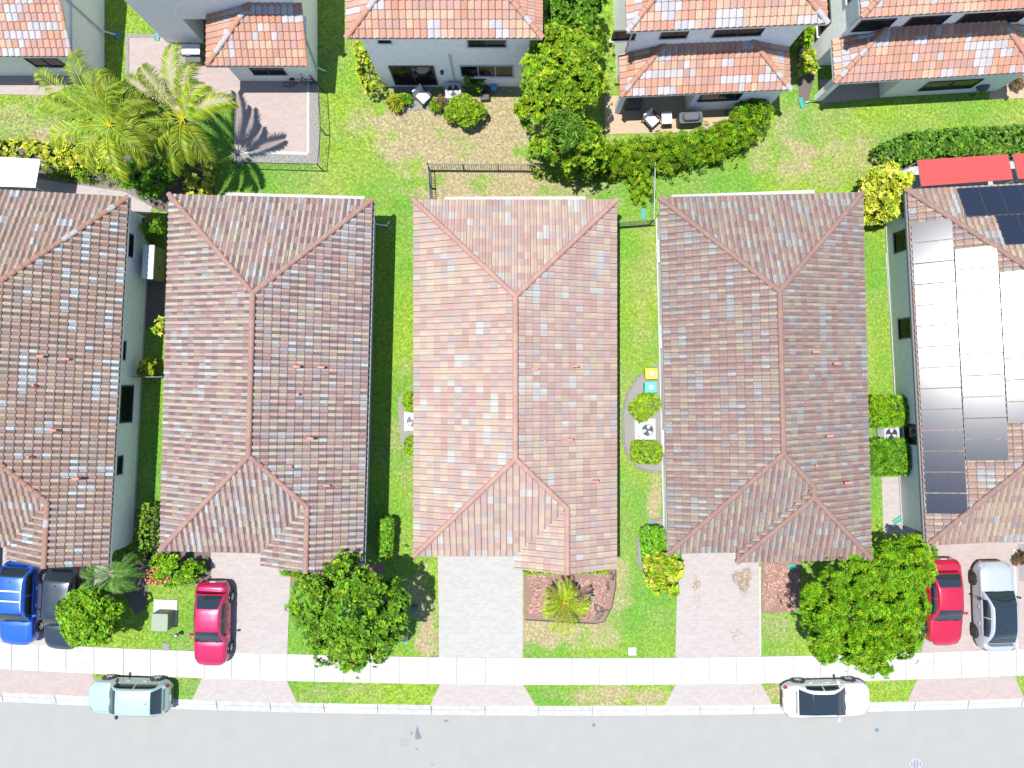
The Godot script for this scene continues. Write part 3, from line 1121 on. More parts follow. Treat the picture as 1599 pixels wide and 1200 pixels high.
func paint(key: String, r: float, g: float, b: float, metal := 0.25) -> StandardMaterial3D:
	return mat(key, lin(r, g, b), 0.32, null, 1.0, {"metallic": metal, "clearcoat_enabled": true, "clearcoat": 1.0, "clearcoat_roughness": 0.03})

# ------------------------------------------------------------------ ground
func mark_hard(pl: PackedVector2Array, grow := 0.0):
	var lo := Vector2(1e9, 1e9); var hi := -lo
	for p in pl:
		lo = lo.min(p); hi = hi.max(p)
	for j in range(maxi(0, int((lo.y + 25) * 10) - 1), mini(RH, int((hi.y + 25) * 10) + 2)):
		for i in range(maxi(0, int((lo.x + 32) * 10) - 1), mini(RW, int((hi.x + 32) * 10) + 2)):
			if Geometry2D.is_point_in_polygon(Vector2(i * 0.1 - 31.95, j * 0.1 - 24.95), pl):
				hard[j * RW + i] = 1

func slab(called: String, px: Array, top: float, m: Material) -> MeshInstance3D:
	var pl := poly(px)
	mark_hard(pl)
	var mb := MB.new()
	mb.prism(pl, -0.1, top)
	return setting(called, mb, m)

func quad_at(a: float, b: float, c: float, x: float) -> float:   # parabola through x = 0, 800, 1600
	var t := x / 800.0
	return a + (-3.0 * a + 4.0 * b - c) * 0.5 * t + (a - 2.0 * b + c) * 0.5 * t * t

func walk_top(x: float) -> float: return quad_at(1003, 1027.5, 1013, x)
func walk_bot(x: float) -> float: return quad_at(1045, 1069.5, 1055, x)
func kerb_top(x: float) -> float: return quad_at(1081, 1102.5, 1090, x)
func kerb_bot(x: float) -> float: return quad_at(1098, 1119.5, 1106, x)

func lawn_maps() -> ImageTexture:
	# dryness (0 lush, 1 straw) on the 0.1 m raster from patches of dead grass, then a colour map with grain
	var patches := [[715, 205, 135, 72, 1.0], [810, 190, 50, 60, 0.8], [640, 165, 40, 40, 0.5], [760, 270, 110, 40, 0.85], [790, 170, 60, 60, 0.9], [890, 300, 80, 30, 0.55], [870, 985, 62, 26, 0.95], [960, 930, 26, 50, 0.6], [930, 1000, 40, 18, 0.6], [655, 940, 26, 55, 0.65], [668, 995, 24, 25, 0.85], [940, 1087, 95, 14, 0.75], [1270, 200, 60, 40, 0.4], [1330, 240, 90, 25, 0.35], [1215, 245, 60, 25, 0.5], [20, 195, 80, 40, 0.35], [100, 215, 60, 20, 0.45], [1225, 1078, 30, 16, 0.6], [636, 680, 22, 110, 0.3], [1010, 470, 20, 120, 0.2], [585, 120, 20, 60, 0.4], [1250, 120, 18, 30, 0.4], [1210, 985, 40, 20, 0.25], [560, 1085, 90, 14, 0.3], [276, 905, 20, 14, 0.3], [1022, 770, 10, 55, 0.8], [720, 300, 100, 12, 0.6], [1300, 270, 120, 20, 0.25]]
	var f := FastNoiseLite.new(); f.seed = 5; f.frequency = 0.55; f.fractal_octaves = 4
	var f2 := FastNoiseLite.new(); f2.seed = 6; f2.frequency = 0.13; f2.fractal_octaves = 3
	var world := []
	for p in patches:
		var c := P2(p[0], p[1])
		world.append([c.x, c.y, p[2] / 28.5, p[3] / 28.5, p[4]])
	dry_map.resize(RW * RH)
	var lo := Image.create(RW, RH, false, Image.FORMAT_RGB8)
	var grain := PackedFloat32Array()
	grain.resize(RW * RH)
	for j in RH:
		var z := j * 0.1 - 24.95
		for i in RW:
			var x := i * 0.1 - 31.95
			var nz := f.get_noise_2d(x, z)
			grain[j * RW + i] = nz
			dry_map[j * RW + i] = 0.06 + 0.35 * f2.get_noise_2d(x, z) + 0.22 * nz
	for w in world:
		for j in range(maxi(0, int((w[1] - w[3] * 1.31 + 25.0) * 10.0)), mini(RH, int((w[1] + w[3] * 1.31 + 25.0) * 10.0))):
			for i in range(maxi(0, int((w[0] - w[2] * 1.31 + 32.0) * 10.0)), mini(RW, int((w[0] + w[2] * 1.31 + 32.0) * 10.0))):
				var dx: float = (i * 0.1 - 31.95 - w[0]) / w[2]
				var dz: float = (j * 0.1 - 24.95 - w[1]) / w[3]
				var q := dx * dx + dz * dz
				if q < 1.7:
					dry_map[j * RW + i] += w[4] * clampf(1.25 - q * 0.85 + grain[j * RW + i] * 1.1, 0.0, 1.0)
	for j in RH:
		for i in RW:
			var d := clampf(dry_map[j * RW + i], 0.0, 1.0)
			dry_map[j * RW + i] = d
			lo.set_pixel(i, j, grass_tint(d, f2.get_noise_2d(i * 0.1 + 28.0, j * 0.1 - 25.0)).linear_to_srgb())
	lo.resize(1536, 1200, Image.INTERPOLATE_BILINEAR)
	var g := FastNoiseLite.new(); g.seed = 8; g.frequency = 0.22; g.fractal_octaves = 4
	var gi := g.get_image(1536, 1200); gi.convert(Image.FORMAT_L8)
	var gd := gi.get_data()
	var ld := lo.get_data()
	for i in gd.size():
		var k := 0.72 + gd[i] / 255.0 * 0.46
		ld[i * 3] = mini(255, int(ld[i * 3] * k))
		ld[i * 3 + 1] = mini(255, int(ld[i * 3 + 1] * k))
		ld[i * 3 + 2] = mini(255, int(ld[i * 3 + 2] * k))
	return ImageTexture.create_from_image(Image.create_from_data(1536, 1200, false, Image.FORMAT_RGB8, ld))

func grass_tint(d: float, n: float) -> Color:
	var lush := Color(0.095, 0.24, 0.022).lerp(Color(0.185, 0.28, 0.018), clampf(0.5 + n * 1.2, 0, 1))
	return lush.lerp(Color(0.3, 0.25, 0.135), d)

func ground():
	var base := MB.new()
	base.box(Vector3(0, -0.4, 0), Vector3(400, 0.4, 400))
	setting("ground", base, M.ground)
	var lm := mat("lawn", Color.WHITE, 0.95)
	lm.albedo_texture = lawn_maps()
	lm.texture_repeat = false
	var e := PackedVector2Array([Vector2(-60, -60), Vector2(60, -60)])
	for k in range(24, -9, -1):
		e.append(P2(k * 100.0, kerb_top(k * 100.0) + 2.0))
	var lw := MB.new()
	lw.prism(e, -0.19, 0.0)
	for i in lw.v.size():
		lw.uv[i] = Vector2((lw.v[i].x + 32.0) / 64.0, (lw.v[i].z + 25.0) / 50.0)
	setting("lawn", lw, lm)
	# road and kerb
	var rd := PackedVector2Array([Vector2(70, 60), Vector2(-70, 60)])
	for k in range(-9, 26):
		rd.append(P2(k * 100.0, kerb_bot(k * 100.0) - 2.0))
	var rm := MB.new()
	mark_hard(rd)
	rm.prism(rd, -0.19, ROAD_Y)
	var road := setting("road", rm, M.asphalt)
	var kb := MB.new()
	kb.prism(poly([[649, 1147], [650, 1140], [652, 1135], [654, 1143], [657, 1150], [658, 1156], [652, 1157], [648, 1156]]), ROAD_Y - 0.02, ROAD_Y + 0.004)
	part("asphalt_patch", kb.mesh(M.asphalt_patch), road)
	var spots := [[632, 1160, 9, 8], [697, 1126, 4, 2], [643, 1146, 2, 2], [651, 1170, 2, 1.5], [675, 1195, 2, 1], [928, 1133, 3, 3]]
	for s in spots:
		var pl := PackedVector2Array()
		for k in 14:
			var a := TAU * k / 14.0
			var q := rng.randf_range(0.7, 1.15)
			pl.append(P2(s[0] + cos(a) * s[2] * q, s[1] + sin(a) * s[3] * q, ROAD_Y))
		var pm := MB.new()
		pm.prism(pl, ROAD_Y - 0.02, ROAD_Y + 0.004)
		part("worn_patch", pm.mesh(M.asphalt_worn if s[2] > 5 else M.asphalt_patch), road)
	# kerb with a sloping gutter, cast in lengths of about three metres
	var km := MB.new()
	km.prism(poly([[-600, 1050], [2300, 1050], [2300, 1052], [-600, 1052]]), -0.3, -0.29)
	var kerb := Node3D.new()
	kerb.name = "kerb"
	kerb.set_meta("kind", "structure")
	kerb.set_meta("label", "pale concrete kerb and gutter along the road")
	add_child(kerb)
	var x := -250.0
	while x < 1850.0:
		var x1 := x + 84.0
		var mb := MB.new()
		var prof := [[0.0, 0.01], [0.38, 0.01], [0.5, -0.06], [1.0, ROAD_Y + 0.006]]
		for k in 3:
			var g := func(xx: float, q: Array) -> Vector3:
				var a := P(xx, lerpf(kerb_top(xx), kerb_bot(xx), q[0]))
				return Vector3(a.x, q[1], a.z)
			mb.quad(g.call(x + 0.5, prof[k]), g.call(x1 - 0.5, prof[k]), g.call(x1 - 0.5, prof[k + 1]), g.call(x + 0.5, prof[k + 1]), Vector3.UP)
		part("kerb_length", mb.mesh([M.kerb_pale, M.concrete_b][rng.randi() % 2]), kerb)
		x = x1
	var kp := PackedVector2Array()
	for k in range(-9, 26):
		kp.append(P2(k * 100.0, kerb_top(k * 100.0) - 1.0))
	for k in range(25, -10, -1):
		kp.append(P2(k * 100.0, kerb_bot(k * 100.0)))
	var kbed := MB.new()
	kbed.prism(kp, -0.19, -0.135)
	part("kerb_bed", kbed.mesh(M.joint), kerb)
	mark_hard(kp)
	# pavement of cast slabs
	var bed := PackedVector2Array()
	for k in range(-6, 24):
		bed.append(P2(k * 100.0, walk_top(k * 100.0)))
	for k in range(23, -7, -1):
		bed.append(P2(k * 100.0, walk_bot(k * 100.0)))
	mark_hard(bed)
	var bm := MB.new()
	bm.prism(bed, -0.1, 0.02)
	var pave := setting("pavement", bm, M.joint)
	x = -205.0
	while x < 1820.0:
		var x1 := x + rng.randf_range(41.0, 46.0)
		var mb := MB.new()
		var lift := rng.randf_range(0.0, 0.006)
		mb.prism(PackedVector2Array([P2(x + 0.35, walk_top(x) + 0.2), P2(x1 - 0.35, walk_top(x1) + 0.2), P2(x1 - 0.35, walk_bot(x1) - 0.2), P2(x + 0.35, walk_bot(x) - 0.2)]), 0.0, 0.045 + lift)
		part("paving_slab", mb.mesh([M.concrete, M.concrete_b, M.concrete_c, M.concrete][rng.randi() % 4]), pave)
		x = x1
	# drives, from garage to pavement, then the aprons beyond
	var wt := func(x): return walk_top(x) + 1.0
	var wb2 := func(x): return walk_bot(x) - 1.0
	var kt := func(x): return kerb_top(x) + 1.0
	slab("driveway", [[-60, 820], [150, 845], [200, 900], [130, 1000], [130, wt.call(130)], [-60, wt.call(-60)]], 0.028, M.paver_pink)
	slab("driveway", [[318, 840], [456, 850], [449, wt.call(449)], [306, wt.call(306)], [320, 910]], 0.028, M.paver_pink)
	slab("driveway", [[684, 845], [817, 845], [817, wt.call(817)], [686, wt.call(686)]], 0.028, M.paver_grey)
	slab("driveway", [[1068, 850], [1185, 850], [1187, wt.call(1187)], [1055, wt.call(1055)], [1058, 910]], 0.028, M.paver_pink)
	slab("driveway", [[1440, 835], [1640, 835], [1660, wt.call(1660)], [1440, wt.call(1440)]], 0.028, M.paver_red)
	slab("driveway_apron", [[-60, wb2.call(-60)], [144, wb2.call(144)], [160, kt.call(160)], [-60, kt.call(-60)]], 0.024, M.paver_red)
	slab("driveway_apron", [[317, wb2.call(317)], [448, wb2.call(448)], [465, kt.call(465)], [300, kt.call(300)]], 0.024, M.paver_pink)
	slab("driveway_apron", [[688, wb2.call(688)], [817, wb2.call(817)], [838, kt.call(838)], [672, kt.call(672)]], 0.024, M.paver_pink)
	slab("driveway_apron", [[1056, wb2.call(1056)], [1188, wb2.call(1188)], [1207, kt.call(1207)], [1038, kt.call(1038)]], 0.024, M.paver_pink)
	slab("driveway_apron", [[1433, wb2.call(1433)], [1584, wb2.call(1584)], [1600, kt.call(1600)], [1417, kt.call(1417)]], 0.024, M.paver_red)
	# pale edging along the drive of the fourth house
	slab("drive_edging", [[1185.5, 885], [1188, 885], [1189, 1024], [1186.5, 1024]], 0.05, M.concrete_c)
	slab("drive_edging", [[1582, 858], [1586, 858], [1590, 1013], [1586, 1013]], 0.05, M.concrete_c)
	# beds
	slab("mulch_bed", [[818, 880], [962, 880], [962, 915], [956, 948], [944, 971], [930, 973], [819, 967]], 0.035, M.mulch)
	slab("mulch_bed", [[1190, 870], [1250, 870], [1250, 955], [1190, 958]], 0.035, M.mulch)
	slab("mulch_bed", [[450, 880], [600, 880], [600, 915], [455, 915]], 0.03, M.mulch)
	slab("gravel_bed", [[1032, 572], [1015, 577], [995, 592], [981, 615], [974, 645], [975, 690], [982, 715], [994, 728], [1012, 735], [1034, 736]], 0.03, M.gravel)
	slab("gravel_bed", [[1040, 812], [1020, 814], [1004, 826], [996, 845], [997, 875], [1004, 890], [1040, 893]], 0.03, M.gravel)
	slab("gravel_bed", [[622, 620], [652, 610], [655, 705], [630, 705], [624, 670]], 0.03, M.gravel)
	slab("soil_bed", [[190, 800], [245, 790], [245, 860], [232, 905], [228, 950], [212, 960], [190, 920]], 0.03, M.soil)
	slab("soil_bed", [[225, 860], [330, 850], [330, 905], [300, 915], [235, 912]], 0.03, M.soil)
	slab("soil_bed", [[228, 440], [262, 440], [262, 500], [228, 512]], 0.03, M.soil)
	slab("gravel_bed", [[1590, 850], [1680, 850], [1680, 908], [1592, 908]], 0.03, M.gravel)
	slab("soil_bed", [[1244, 0], [1275, 0], [1276, 110], [1262, 160], [1248, 160], [1246, 60]], 0.03, M.soil)
	slab("soil_bed", [[30, 225], [195, 240], [300, 230], [335, 260], [335, 330], [250, 330], [195, 300], [30, 275]], 0.03, M.soil)
	# paths and terraces
	slab("side_path", [[1377, 745], [1425, 745], [1430, 835], [1380, 835]], 0.03, M.paver_pink)
	slab("rear_path", [[-40, 262], [60, 268], [130, 283], [205, 290], [240, 318], [235, 335], [170, 335], [-40, 330]], 0.03, M.paver_pink)
	slab("terrace", [[-60, 88], [60, 92], [165, 108], [165, 130], [118, 131], [76, 149], [-60, 147]], 0.03, M.paver_red)
	slab("terrace", [[197, 56], [262, 56], [345, 90], [380, 120], [376, 168], [335, 170], [300, 172], [262, 172], [225, 150], [203, 130]], 0.03, M.paver_red)
	slab("terrace", [[366, 118], [486, 118], [486, 246], [366, 240]], 0.034, M.paver_red)
	slab("terrace_edging", [[197, 54], [262, 54], [262, 59], [202, 59], [202, 140], [197, 140]], 0.06, M.concrete_old)
	slab("terrace_edging", [[363, 241], [482, 243], [482, 128], [497, 128], [500, 255], [372, 255], [363, 250]], 0.05, M.concrete_old)
	slab("terrace_edging", [[366, 236], [482, 238], [482, 242.5], [366, 240.5]], 0.07, M.concrete_c)
	slab("terrace_edging", [[480, 130], [484, 130], [484, 240], [480, 240]], 0.075, M.concrete_c)
	slab("terrace", [[612, 128], [676, 128], [676, 171], [640, 173], [625, 172], [617, 155]], 0.04, M.concrete_old)
	slab("terrace", [[945, 150], [1165, 150], [1165, 205], [945, 210]], 0.035, M.paver_peach)
	slab("terrace", [[350, 301], [570, 307], [570, 340], [350, 335]], 0.06, M.concrete_c)
	slab("terrace", [[695, 308], [915, 307], [915, 340], [695, 340]], 0.06, M.concrete_c)
	slab("terrace", [[1049, 305], [1272, 297], [1274, 330], [1050, 335]], 0.06, M.concrete_c)
	slab("terrace", [[1395, 262], [1640, 240], [1640, 310], [1398, 310]], 0.04, M.concrete_b)
	slab("terrace", [[1280, 125], [1400, 120], [1400, 150], [1282, 162]], 0.04, M.paver_red)
	slab("gravel_bed", [[1560, 20], [1660, 10], [1660, 150], [1546, 156], [1546, 118], [1575, 110]], 0.03, M.paver_peach)
	slab("path_edging", [[1383, 395], [1389, 395], [1404, 625], [1398, 625]], 0.05, M.concrete_c)

func grass():
	# short tufts over the lawn, the colour of the turf they stand in
	var mb := MB.new()
	for k in 5:
		var a := TAU * k / 5.0 + 0.3 * k
		var d := Vector3(cos(a), 0, sin(a))
		var s := Vector3(-d.z, 0, d.x) * 0.012
		mb.tri(d * 0.01 - s, d * 0.01 + s, d * 0.05 + Vector3.UP * 0.04, Vector3.UP)
	var shape := mb.mesh(M.grass)
	var pos := []
	for k in 230000:
		var x := rng.randf_range(-29.5, 29.5)
		var z := rng.randf_range(-21.5, 18.5)
		var i := int((x + 32.0) * 10.0)
		var j := int((z + 25.0) * 10.0)
		if hard[j * RW + i]:
			continue
		pos.append(Vector3(x, 0.0, z))
	var mm := MultiMesh.new()
	mm.transform_format = MultiMesh.TRANSFORM_3D
	mm.use_colors = true
	mm.mesh = shape
	mm.instance_count = pos.size()
	for k in pos.size():
		var p: Vector3 = pos[k]
		var d := dry_map[int((p.z + 25.0) * 10.0) * RW + int((p.x + 32.0) * 10.0)]
		var c := grass_tint(clampf(d + rng.randf_range(-0.18, 0.18), 0, 1), rng.randf_range(-0.5, 0.5)) * rng.randf_range(0.8, 1.2)
		mm.set_instance_transform(k, Transform3D(Basis(Vector3.UP, rng.randf() * TAU).scaled(Vector3.ONE * rng.randf_range(0.7, 1.5)), p))
		mm.set_instance_color(k, c)
	var o := MultiMeshInstance3D.new()
	o.name = "grass"
	o.multimesh = mm
	add_child(o)
	o.set_meta("kind", "stuff")
	tag(o, "short mown grass blades over the green lawns", "grass")

func litter(called: String, label: String, spots: Array, cols: Array, size: float, y: float):
	# loose flecks: [px, py, rx, ry, count]
	var mb := MB.new()
	mb.tri(Vector3(-0.5, 0, -0.3), Vector3(0.5, 0.15, 0), Vector3(-0.4, 0, 0.35), Vector3.UP)
	mb.tri(Vector3(0.5, 0.15, 0), Vector3(-0.4, 0, 0.35), Vector3(0.3, 0.05, 0.4), Vector3.UP)
	var list := []
	for s in spots:
		for k in s[4]:
			var a := rng.randf() * TAU
			var q := sqrt(rng.randf()) * (0.8 + 0.25 * sin(a * 3.0 + s[0]))
			var p := P(s[0] + cos(a) * s[2] * q, s[1] + sin(a) * s[3] * q)
			p.y = y
			list.append([p, Vector3.UP + on_ball() * 0.2, size * rng.randf_range(0.5, 1.4), pick(cols)])
	mb.look = M.fleck
	var o := foliage(self, numbered(called), list, mb)
	o.set_meta("kind", "stuff")
	tag(o, label, "litter")

# ------------------------------------------------------------------ small things
func ac_unit(label: String, px: float, py: float, deg: float, h := 0.8, pad := true):
	var c := P(px, py, h)
	var t := thing("air_conditioner", label, "air conditioner", Vector3(c.x, 0.03, c.z), deg_to_rad(deg), "outdoor air conditioners")
	if pad:
		var pm := MB.new()
		pm.rslab(Vector3(0, -0.03, 0), 1.15, 0.1, 1.15, 0.03, 0.01)
		part("pad", pm.mesh(M.concrete_c), t)
	var cb := MB.new()
	cb.rslab(Vector3(0, 0.07, 0), 0.82, h - 0.12, 0.82, 0.07, 0.02)
	part("cabinet", cb.mesh(M.grey_metal), t)
	var lv := MB.new()
	for k in 9:
		for s: float in [-1.0, 1.0]:
			lv.box(Vector3(0.415 * s, 0.14 + k * 0.065, 0), Vector3(0.02, 0.025, 0.68))
			lv.box(Vector3(0, 0.14 + k * 0.065, 0.415 * s), Vector3(0.68, 0.025, 0.02))
	part("louvres", lv.mesh(M.white_metal), t)
	var top := MB.new()     # lid: a plate round a circular opening
	var y := h - 0.02
	for k in 32:
		var a0 := TAU * k / 32.0
		var a1 := TAU * (k + 1) / 32.0
		var sq := func(a: float) -> Vector3:
			var m := maxf(absf(cos(a)), absf(sin(a)))
			return Vector3(cos(a), 0, sin(a)) * minf(0.42 / m, 0.53) + Vector3.UP * y
		var ci := func(a: float, r: float, yy: float) -> Vector3: return Vector3(cos(a) * r, yy, sin(a) * r)
		top.quad(ci.call(a0, 0.31, y), ci.call(a1, 0.31, y), sq.call(a1), sq.call(a0), Vector3.UP)
		top.quad(ci.call(a0, 0.31, y), ci.call(a1, 0.31, y), ci.call(a1, 0.31, y - 0.03), ci.call(a0, 0.31, y - 0.03), -ci.call(a0, 1, 0))
		var o0: Vector3 = sq.call(a0); var o1: Vector3 = sq.call(a1)
		top.quad(o0, o1, o1 - Vector3.UP * 0.035, o0 - Vector3.UP * 0.035, Vector3(o0.x, 0, o0.z))
	part("lid", top.mesh(M.lid_grey), t)
	var well := MB.new()
	well.tube([Vector3(0, y - 0.04, 0), Vector3(0, y - 0.026, 0)], [0.31, 0.31], 24)
	part("fan_well", well.mesh(M.black_metal), t)
	for k in 3:
		var b := MB.new()
		var a := TAU * k / 3.0 + px
		for s in 5:
			var t0 := a + s * 0.16
			var t1 := a + (s + 1) * 0.16
			var y0 := y - 0.022 + s * 0.002
			b.quad(Vector3(cos(t0) * 0.07, y0, sin(t0) * 0.07), Vector3(cos(t0) * 0.28, y0, sin(t0) * 0.28), Vector3(cos(t1) * 0.28, y0 + 0.002, sin(t1) * 0.28), Vector3(cos(t1) * 0.07, y0 + 0.002, sin(t1) * 0.07), Vector3.UP)
		part("fan_blade", b.mesh(M.grey_metal), t)
	var g := MB.new()
	for r in [0.1, 0.2, 0.29]:
		var ring := []
		var rr := []
		for k in 25:
			ring.append(Vector3(cos(TAU * k / 24.0) * r, y + 0.01, sin(TAU * k / 24.0) * r)); rr.append(0.005)
		g.tube(ring, rr, 4, false)
	part("fan_guard", g.mesh(M.black_metal), t)

func block(called: String, label: String, category: String, px: float, py: float, h: float, w: float, d: float, deg: float, m: Material, r := 0.04, y := 0.0, part_name := "body") -> Node3D:
	var c := P(px, py, h + y)
	var t := thing(called, label, category, Vector3(c.x, y, c.z), deg_to_rad(deg))
	var mb := MB.new()
	mb.rslab(Vector3.ZERO, w, h, d, minf(r, minf(w, d) * 0.45), minf(0.03, h * 0.25))
	part(part_name, mb.mesh(m), t)
	return t

func picket_fence(label: String, pts: Array, h: float, gap: float):
	var line := []
	for q in pts:
		line.append(P(q[0], q[1], h))
	var o := Vector3(line[0].x, 0, line[0].z)
	var t := thing("picket_fence", label, "fence", o)
	var pk := MB.new()
	pk.box(Vector3(0, h * 0.5, 0), Vector3(0.025, h - 0.1, 0.025))
	var pm := pk.mesh(M.gutter)
	for k in line.size() - 1:
		var a: Vector3 = line[k] - o
		var b: Vector3 = line[k + 1] - o
		a.y = 0; b.y = 0
		var d := (b - a)
		var dn := d.normalized()
		var bs := Basis(dn, Vector3.UP, dn.cross(Vector3.UP))
		for y in [0.15, h - 0.04]:
			var r := MB.new()
			r.box((a + b) * 0.5 + Vector3.UP * y, Vector3(d.length(), 0.05, 0.04), bs)
			part("rail", r.mesh(M.gutter), t)
		var n := int(d.length() / gap)
		for i in n:
			var p := part("picket", pm, t)
			p.position = a + dn * gap * (i + 0.5)
		var np := int(ceil(d.length() / 1.9))
		for i in np + 1:
			var q := MB.new()
			q.box(a + d * i / np + Vector3.UP * (h * 0.5 + 0.02), Vector3(0.065, h + 0.06, 0.065), bs)
			part("post", q.mesh(M.gutter), t)

func wire_fence(label: String, pts: Array, h: float, m: Material):
	var line := []
	for q in pts:
		line.append(P(q[0], q[1], h))
	var o := Vector3(line[0].x, 0, line[0].z)
	var t := thing("wire_fence", label, "fence", o)
	for k in line.size() - 1:
		var a: Vector3 = line[k] - o
		var b: Vector3 = line[k + 1] - o
		a.y = 0; b.y = 0
		var r := MB.new()
		r.tube([a + Vector3.UP * h, b + Vector3.UP * h], [0.022, 0.022], 6)
		part("rail", r.mesh(m), t)
		var w := MB.new()
		var n := int(a.distance_to(b) / 0.14)
		for i in n:
			for s: float in [-1.0, 1.0]:
				var p := a.lerp(b, (i + 0.5) / n)
				var q := a.lerp(b, clampf((i + 0.5 + s * 4.0) / n, 0, 1))
				w.tube([p + Vector3.UP * 0.05, q + Vector3.UP * (h - 0.02)], [0.003, 0.003], 3, false)
		part("mesh", w.mesh(m), t)
		for e in [a, b]:
			var q2 := MB.new()
			q2.tube([e - Vector3.UP * 0.05, e + Vector3.UP * (h + 0.04)], [0.03, 0.03], 8)
			part("post", q2.mesh(m), t)

func chair(label: String, px: float, py: float, deg: float, frame: Material, cushion: Material):
	var c := P(px, py, 0.5)
	var t := thing("garden_chair", label, "chair", Vector3(c.x, 0.04, c.z), deg_to_rad(deg))
	for e in [[-1, -1], [1, -1], [-1, 1], [1, 1]]:
		var l := MB.new()
		l.box(Vector3(0.33 * e[0], 0.29, 0.33 * e[1]), Vector3(0.05, 0.58, 0.05))
		part("leg", l.mesh(frame), t)
	for s: float in [-1.0, 1.0]:
		var a := MB.new()
		a.box(Vector3(0.33 * s, 0.6, 0), Vector3(0.07, 0.04, 0.74))
		part("armrest", a.mesh(frame), t)
	var st := MB.new()
	st.rslab(Vector3(0, 0.32, 0.03), 0.58, 0.14, 0.62, 0.06, 0.03)
	part("seat", st.mesh(cushion), t)
	var bk := MB.new()
	bk.box(Vector3(0, 0.62, -0.34), Vector3(0.6, 0.52, 0.1), Basis(Vector3.RIGHT, -0.2))
	part("backrest", bk.mesh(cushion), t)

func table(label: String, px: float, py: float, w: float, d: float, deg: float, m: Material):
	var c := P(px, py, 0.72)
	var t := thing("garden_table", label, "table", Vector3(c.x, 0.03, c.z), deg_to_rad(deg))
	var tp := MB.new()
	tp.rslab(Vector3(0, 0.66, 0), w, 0.05, d, 0.04, 0.01)
	part("tabletop", tp.mesh(m), t)
	for e in [[-1, -1], [1, -1], [-1, 1], [1, 1]]:
		var l := MB.new()
		l.tube([Vector3((w * 0.5 - 0.06) * e[0], 0, (d * 0.5 - 0.06) * e[1]), Vector3((w * 0.5 - 0.06) * e[0], 0.67, (d * 0.5 - 0.06) * e[1])], [0.022, 0.025], 6)
		part("leg", l.mesh(M.black_metal), t)

func bicycle(px: float, py: float, deg: float):
	var c := P(px, py, 0.5)
	var t := thing("bicycle", "black bicycle leaning by the shaded terrace wall", "bicycle", Vector3(c.x, 0.036, c.z), deg_to_rad(deg))
	for s: float in [-1.0, 1.0]:
		var ring := []
		var rr := []
		for k in 21:
			ring.append(Vector3(0.52 * s, 0.33 + cos(TAU * k / 20.0) * 0.31, sin(TAU * k / 20.0) * 0.0) + Vector3(sin(TAU * k / 20.0) * 0.31, 0, 0)); rr.append(0.02)
		var w := MB.new()
		w.tube(ring, rr, 6, false)
		for k in 6:
			var a := PI * k / 6.0
			var d := Vector3(cos(a), sin(a), 0) * 0.31
			w.tube([Vector3(0.52 * s, 0.33, 0) - d, Vector3(0.52 * s, 0.33, 0) + d], [0.003, 0.003], 3, false)
		part("wheel", w.mesh(M.tyre), t)
	var f := MB.new()
	for q in [[Vector3(-0.52, 0.33, 0), Vector3(0, 0.3, 0)], [Vector3(0, 0.3, 0), Vector3(0.38, 0.8, 0)], [Vector3(0, 0.3, 0), Vector3(-0.18, 0.85, 0)], [Vector3(-0.15, 0.75, 0), Vector3(0.38, 0.78, 0)], [Vector3(-0.52, 0.33, 0), Vector3(-0.15, 0.75, 0)], [Vector3(0.52, 0.33, 0), Vector3(0.36, 0.95, 0)]]:
		f.tube(q, [0.018, 0.018], 6)
	part("frame", f.mesh(M.black_metal), t)
	var sd := MB.new()
	sd.rslab(Vector3(-0.19, 0.85, 0), 0.27, 0.07, 0.14, 0.05, 0.02)
	part("saddle", sd.mesh(M.tyre), t)
	var hb := MB.new()
	hb.tube([Vector3(0.3, 0.98, -0.28), Vector3(0.38, 0.97, 0), Vector3(0.3, 0.98, 0.28)], [0.016, 0.018, 0.016], 6)
	part("handlebar", hb.mesh(M.black_metal), t)

func canopy(called: String, label: String, corners: Array, h: float, m: Material):
	var c := []
	for q in corners:
		c.append(P(q[0], q[1], h))
	var o: Vector3 = (c[0] + c[2]) * 0.5
	o.y = 0
	var t := thing(called, label, "canopy", o)
	var mb := MB.new()
	var n := 8
	for i in n:
		for j in n:
			var g := func(a: float, b: float) -> Vector3:
				var p: Vector3 = c[0].lerp(c[1], a).lerp(c[3].lerp(c[2], a), b) - o
				p.y += -0.05 * sin(a * PI) * sin(b * PI)
				return p
			mb.quad(g.call(i / 8.0, j / 8.0), g.call((i + 1) / 8.0, j / 8.0), g.call((i + 1) / 8.0, (j + 1) / 8.0), g.call(i / 8.0, (j + 1) / 8.0), Vector3.UP)
	part("cover", mb.mesh(m), t)
	var fr := MB.new()
	for k in 4:
		var a: Vector3 = c[k] * Vector3(1, 1, 1) - o - Vector3.UP * 0.07
		var b: Vector3 = c[(k + 1) % 4] - o - Vector3.UP * 0.07
		a = a * Vector3(0.985, 1, 0.96); b = b * Vector3(0.985, 1, 0.96)
		fr.tube([a, b], [0.03, 0.03], 6)
	part("frame", fr.mesh(M.white_metal), t)
	for k in 4:
		var p: Vector3 = (c[k] - o) * 0.95
		p.y = 0
		var ps := MB.new()
		ps.tube([p - Vector3.UP * 0.02, p + Vector3.UP * (h - 0.06)], [0.035, 0.035], 8)
		part("post", ps.mesh(M.white_metal), t)

